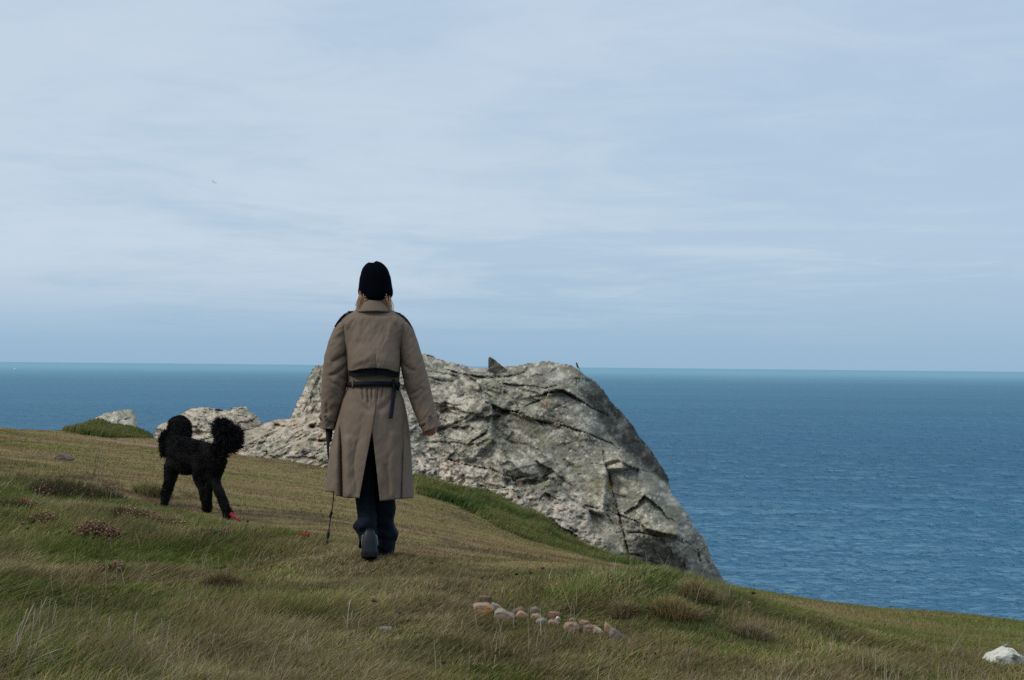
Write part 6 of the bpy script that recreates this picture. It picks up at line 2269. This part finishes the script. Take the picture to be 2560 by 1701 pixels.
stalks([(232, 1188, 240, 1128), (234, 1188, 246, 1112), (236, 1188, 250, 1116), (246, 1180, 258, 1128), (216, 1178, 218, 1118), (218, 1118, 210, 1112)], 'tall thin dead stems on the brow above the heather', col=(0.21, 0.18, 0.13), rad=0.0028)
stalks([(18, 1672, 62, 1545), (22, 1672, 78, 1560), (30, 1670, 86, 1508), (36, 1660, 70, 1520), (48, 1655, 118, 1492), (60, 1640, 110, 1556), (40, 1668, 160, 1620), (26, 1674, 44, 1580), (66, 1600, 88, 1520), (80, 1590, 104, 1500), (15, 1676, 140, 1640)],
       'largest bunch of pale dead stalks at the lower left', col=(0.30, 0.255, 0.19), rad=0.0019)
stalks([(110, 1600, 126, 1496), (118, 1590, 142, 1510), (128, 1566, 140, 1500), (100, 1590, 108, 1520)], 'dead stalks just right of the largest pale bunch', rad=0.0016)
stalks([(262, 1640, 275, 1540), (268, 1620, 272, 1548), (340, 1560, 342, 1530), (400, 1580, 404, 1545), (424, 1585, 426, 1552)], 'scattered upright dead stalks left of the pale dry tuft', rad=0.0016)
stalks([(400, 1535, 415, 1532), (452, 1560, 410, 1534)], 'single pale stalk bent over in an arch', rad=0.0017)
stalks([(868, 1570, 876, 1500), (872, 1572, 896, 1530), (880, 1578, 882, 1526), (862, 1574, 858, 1540), (884, 1580, 902, 1548)], 'white dead stalks over the dark hollow below the walker', col=(0.36, 0.32, 0.27), rad=0.0016)
stalks([(170, 1270, 174, 1245), (176, 1272, 178, 1248), (182, 1268, 186, 1250), (166, 1268, 165, 1252), (190, 1262, 210, 1230)], 'short dead stalks inside the largest heather clump', rad=0.0022, col=(0.24, 0.20, 0.15))
stalks([(230, 1300, 248, 1246), (268, 1310, 282, 1256), (331, 1290, 333, 1274)], 'thin dead stalks beyond the pink heather', rad=0.0018, col=(0.22, 0.19, 0.14))
stalks([(345, 1420, 348, 1384), (372, 1430, 374, 1400), (395, 1428, 398, 1396), (410, 1432, 420, 1398), (360, 1424, 364, 1402)], 'dead stalks between the small heather cushion and the dark tussock', rad=0.0017, col=(0.25, 0.22, 0.17))
stalks([(500, 1445, 505, 1394), (520, 1440, 530, 1396), (600, 1450, 612, 1400), (565, 1448, 575, 1410)], 'dead stalks above the dark tussock', rad=0.0016, col=(0.24, 0.21, 0.16))
stalks([(2122, 1625, 2162, 1588), (2122, 1626, 2140, 1606)], 'pale broken stalk leaning right of the tall grass mound', rad=0.0022, col=(0.36, 0.29, 0.2))
stalks([(2135, 1646, 2164, 1656), (2118, 1645, 2140, 1647)], 'pale stalk lying flat right of the pointed stone', rad=0.0017, col=(0.34, 0.27, 0.19))
stalks([(2211, 1568, 2211, 1556), (2212, 1570, 2213, 1560)], 'short dark stalk standing on the right hand turf', rad=0.003, col=(0.08, 0.075, 0.05))
stalks([(2308, 1636, 2310, 1610), (2312, 1636, 2313, 1615)], 'dark upright stalk left of the big white stone', rad=0.002, col=(0.09, 0.075, 0.05))
stalks([(740, 1640, 790, 1540), (722, 1620, 740, 1575), (735, 1625, 752, 1570), (760, 1610, 768, 1572)], 'leaning dead stalks at the bottom middle left of the paired umbels', rad=0.0016, col=(0.27, 0.23, 0.17))
stalks([(1040, 1380, 1011, 1348), (1012, 1350, 1008, 1344)], 'single bent dark twig right of the walker\'s legs', Y=8.7, rad=0.0014, col=(0.10, 0.08, 0.06))


def tuft(cxp, cyp, wpx, label, n, h, col, group='tussocks of dead grass'):
    Y = find_y(cxp, cyp)
    b = at(cxp, cyp, Y)
    b.z = gz(b.x, b.y)
    rx = wpx * Y / FPX / 2
    a = RNG.uniform(0, 2 * math.pi, n)
    r = np.sqrt(RNG.uniform(0, 1, n))
    x, y = b.x + rx * r * np.cos(a), b.y + rx * 0.6 * r * np.sin(a)
    z = ground_z(x, y) + 0.3 * h * (1 - r ** 2)
    lean = np.stack([np.cos(a) * r * 1.1 + RNG.normal(0.2, 0.3, n), np.sin(a) * r + RNG.normal(0, 0.3, n)], -1)
    c = 1.35 * np.array(col) * RNG.uniform(0.6, 1.3, (n, 1))
    gcol, _k = grass_colours(x, y, n)
    c = np.where(RNG.uniform(0, 1, (n, 1)) < 0.35, gcol, c)
    V, q, t, C = blades(x, y, h * RNG.uniform(0.6, 1.2, n), np.full(n, 0.0040), lean, RNG.uniform(0.4, 0.9, n), c, z)
    o = link('grass_tussock', np_mesh('grass_tussock', V - np.array(b), [q, t], C), M_LEAF, loc=b)
    tag(o, label, 'tussock', group)


tuft(556, 1478, 84, 'dark brown tussock of matted grass in the left foreground', 900, 0.10, (0.13, 0.095, 0.05))
tuft(540, 1602, 40, 'small whitish tuft of dead grass at the bottom left', 160, 0.035, (0.46, 0.38, 0.32))
tuft(1690, 1545, 130, 'wide russet tussock on the face of the tall grass mound', 900, 0.09, (0.21, 0.150, 0.07))
tuft(1560, 1545, 60, 'dull brown tussock right of the long grey slab', 500, 0.08, (0.19, 0.14, 0.085))
tuft(1750, 1500, 90, 'straw coloured tussock high on the tall grass mound', 900, 0.10, (0.24, 0.19, 0.10))
tuft(700, 1330, 60, 'low straw tussock on the turf edge near the dull red strap', 300, 0.05, (0.22, 0.19, 0.09))
tuft(380, 1238, 90, 'wind combed straw tussock just in front of the dog', 900, 0.13, (0.25, 0.20, 0.10))
tuft(1880, 1600, 90, 'dull purple brown tussock at the right foot of the mound', 700, 0.08, (0.20, 0.15, 0.10))

# ------------------------------------------------------------------ grass everywhere
build_long_grass()
build_short_turf()
build_band_grass()


def build_dead_stems():
    n = 2600
    px = RNG.uniform(-300, 2860, n)
    yb = np.interp(px, RB_PX, RB_Y)
    y = 4.6 + (yb - 4.6) * RNG.uniform(0, 1, n)
    x = (px - 1280) / FPX * y
    k = (fbm2(x * 1.3, y * 1.3, 3, 93) + 0.35 * sstep(px, 1000, 300) > 0.10) & keep_clear(x, y)
    x, y = x[k], y[k]
    n = len(x)
    h = RNG.uniform(0.07, 0.20, n)
    c = np.array((0.30, 0.25, 0.18)) * RNG.uniform(0.55, 1.15, (n, 1))
    lean = np.stack([RNG.normal(0.22, 0.3, n), RNG.normal(0, 0.25, n)], -1)
    V, q, t, C = blades(x, y, h, RNG.uniform(0.0022, 0.0040, n), lean, RNG.uniform(0, 0.4, n), c)
    o = link('dead_stems', np_mesh('dead_stems', V, [q, t], C), M_DRY)
    tag(o, 'countless thin pale dead stems scattered through the foreground grass', 'grass', kind='stuff')


build_dead_stems()

# ------------------------------------------------------------------ birds and boat
M_BIRD = plain_mat('dark_plumage', (0.020, 0.018, 0.018), (0.035, 0.028, 0.024), 60, 0.8, 0.1)
M_BREAST = plain_mat('rusty_breast', (0.23, 0.13, 0.075), (0.16, 0.10, 0.065), 60, 0.8, 0.1)
M_PALE = plain_mat('white_plumage', (0.82, 0.83, 0.84), (0.74, 0.75, 0.78), 10, 0.8, 0.1)
M_WHITE = plain_mat('white_paint', (0.78, 0.79, 0.78), (0.7, 0.71, 0.70), 4, 0.4, 0.4)


def perched_bird():
    Y = 26.75
    b = at(1441, 923, Y)
    root = empty('bird', b, 'tiny dark headed bird perched on the crest of the big outcrop', 'bird')
    k = Y / FPX

    def q(px, py, d=0.0):
        return ((px - 1441) * k, d, (923 - py) * k)
    body = remesh(capsules([(q(1442.5, 913.5), 0.020, q(1444.5, 917.5), 0.015), (q(1442, 911.5), 0.019, q(1441.5, 909), 0.0155), (q(1444, 917), 0.014, q(1447, 919.5), 0.007)]), 0.0035, 2)
    V = get_co(body)
    zt = (923 - 909.8) * k
    hd = sstep(V[:, 2], (923 - 911.2) * k, (923 - 910.4) * k)[:, None]
    collar = np.exp(-((V[:, 2] - (923 - 911.6) * k) / 0.004) ** 2)[:, None]
    br = sstep(-V[:, 0], -0.012, 0.004)[:, None]
    c = np.array((0.05, 0.04, 0.035)) * (1 - br) + np.array((0.24, 0.14, 0.09)) * br
    c = c * (1 - hd) + np.array((0.012, 0.012, 0.015)) * hd
    c = c * (1 - 0.7 * collar) + np.array((0.5, 0.46, 0.44)) * 0.7 * collar
    put_col(body, 'col', c)
    link('body', body, M_DRY, root)
    V, F = tubes([np.array([q(1446, 918.5), q(1448, 921), q(1450.2, 923.6)])], [np.array([0.006, 0.007, 0.005])], 6)
    link('tail', np_mesh('tail', V, F), M_BIRD, root)
    V, F = tubes([np.array([q(1440, 909.2), q(1439.2, 909.3), q(1438.6, 909.5)])], [np.array([0.003, 0.002, 0.0005])], 5)
    link('beak', np_mesh('beak', V, F), M_BIRD, root)
    for dx in (-0.6, 1.4):
        V, F = tubes([np.array([q(1443.5 + dx, 917), q(1443 + dx, 920), q(1442.6 + dx, 925)])], [np.full(3, 0.0016)], 5)
        link('leg', np_mesh('leg', V, F), M_BIRD, root)


def flying_bird(px, py, Y, span, label, tilt, mat, up=0.10):
    b = at(px, py, Y)
    root = empty('flying_bird', b, label, 'bird')
    s = span
    body = remesh(capsules([((0, -0.10 * s, 0), 0.045 * s, (0, 0.12 * s, 0), 0.035 * s), ((0, 0.12 * s, 0), 0.03 * s, (0, 0.2 * s, 0.005 * s), 0.024 * s), ((0, -0.1 * s, 0), 0.035 * s, (0, -0.24 * s, 0), 0.015 * s)]), 0.012 * s, 2)
    link('body', body, mat, root)
    for sd in (-1, 1):
        u = np.linspace(0, 1, 9)
        x = sd * u * 0.5 * s
        z = up * s * np.sin(u * 2.4) - 0.04 * s * u ** 3
        lead = 0.08 * s * (1 - u) + 0.02 * s * np.sin(u * 3)
        ch = 0.15 * s * (1 - u ** 2.5) + 0.012 * s
        V = np.concatenate([np.stack([x, lead, z], -1), np.stack([x, lead - ch, z - 0.01 * s], -1)])
        F = grid_faces(9, 2)
        wg = link('wing', np_mesh('wing', V, F, smooth=True), mat, root)
        solidify(wg, 0.012 * s, 0)
    root.rotation_euler = (0, R(tilt), R(60))


def boat():
    Y = 5200.0
    p = at(36, 914.8, Y)
    p = Vector((p.x, Y, SEA_Z))
    root = empty('boat', p, 'tiny white motor boat far out near the left horizon', 'boat')
    root.rotation_euler = (0, 0, R(12))
    st = [(-6.5, 1.7, 0.2, 1.5), (-4, 2.0, -0.2, 1.6), (0, 2.1, -0.3, 1.8), (3.5, 1.6, -0.2, 2.2), (5.8, 0.7, 0.3, 2.6), (6.8, 0.08, 1.4, 2.8)]
    V = []
    for x, w_, zb, zt in st:
        V += [(x, -w_, zt), (x, -w_ * 0.7, zb), (x, w_ * 0.7, zb), (x, w_, zt)]
    F = np.concatenate([grid_faces(4, len(st), True), [[0, 1, 2, 3], [23, 22, 21, 20]]])
    hull = link('hull', np_mesh('hull', np.array(V), F), M_WHITE, root)
    bm = bmesh.new()
    vs = [bm.verts.new(v) for v in ((-3.5, -1.4, 1.6), (2.6, -1.2, 1.6), (2.6, 1.2, 1.6), (-3.5, 1.4, 1.6), (-3.2, -1.2, 3.6), (1.2, -1.0, 3.6), (1.2, 1.0, 3.6), (-3.2, 1.2, 3.6))]
    for f in ((0, 1, 5, 4), (1, 2, 6, 5), (2, 3, 7, 6), (3, 0, 4, 7), (4, 5, 6, 7), (3, 2, 1, 0)):
        bm.faces.new([vs[i] for i in f])
    me = bpy.data.meshes.new('cabin')
    bm.to_mesh(me)
    bm.free()
    link('cabin', me, M_WHITE, root)
    me = me.copy()
    me.name = 'awning'
    me.materials.clear()
    me.transform(Matrix.Translation((-4.6, 0, 0.6)) @ Matrix.Diagonal((0.45, 1.05, 0.9, 1)))
    link('awning', me, plain_mat('blue_canvas', (0.03, 0.09, 0.16), (0.02, 0.07, 0.13), 2, 0.7), root)
    V, F = tubes([np.array([(-1.0, 0, 3.6), (-1.2, 0, 6.0), (-1.3, 0, 7.8)])], [np.array([0.12, 0.10, 0.07])], 6)
    link('mast', np_mesh('mast', V, F), M_WHITE, root)


perched_bird()
flying_bird(535, 457, 210, 1.15, 'pale gull gliding high in the sky left of the walker', 22, M_PALE, 0.12)
flying_bird(1734, 846, 330, 0.34, 'tiny speck of a bird low in the sky above the sea', -8, M_BIRD, 0.16)
boat()
bpy.context.view_layer.update()
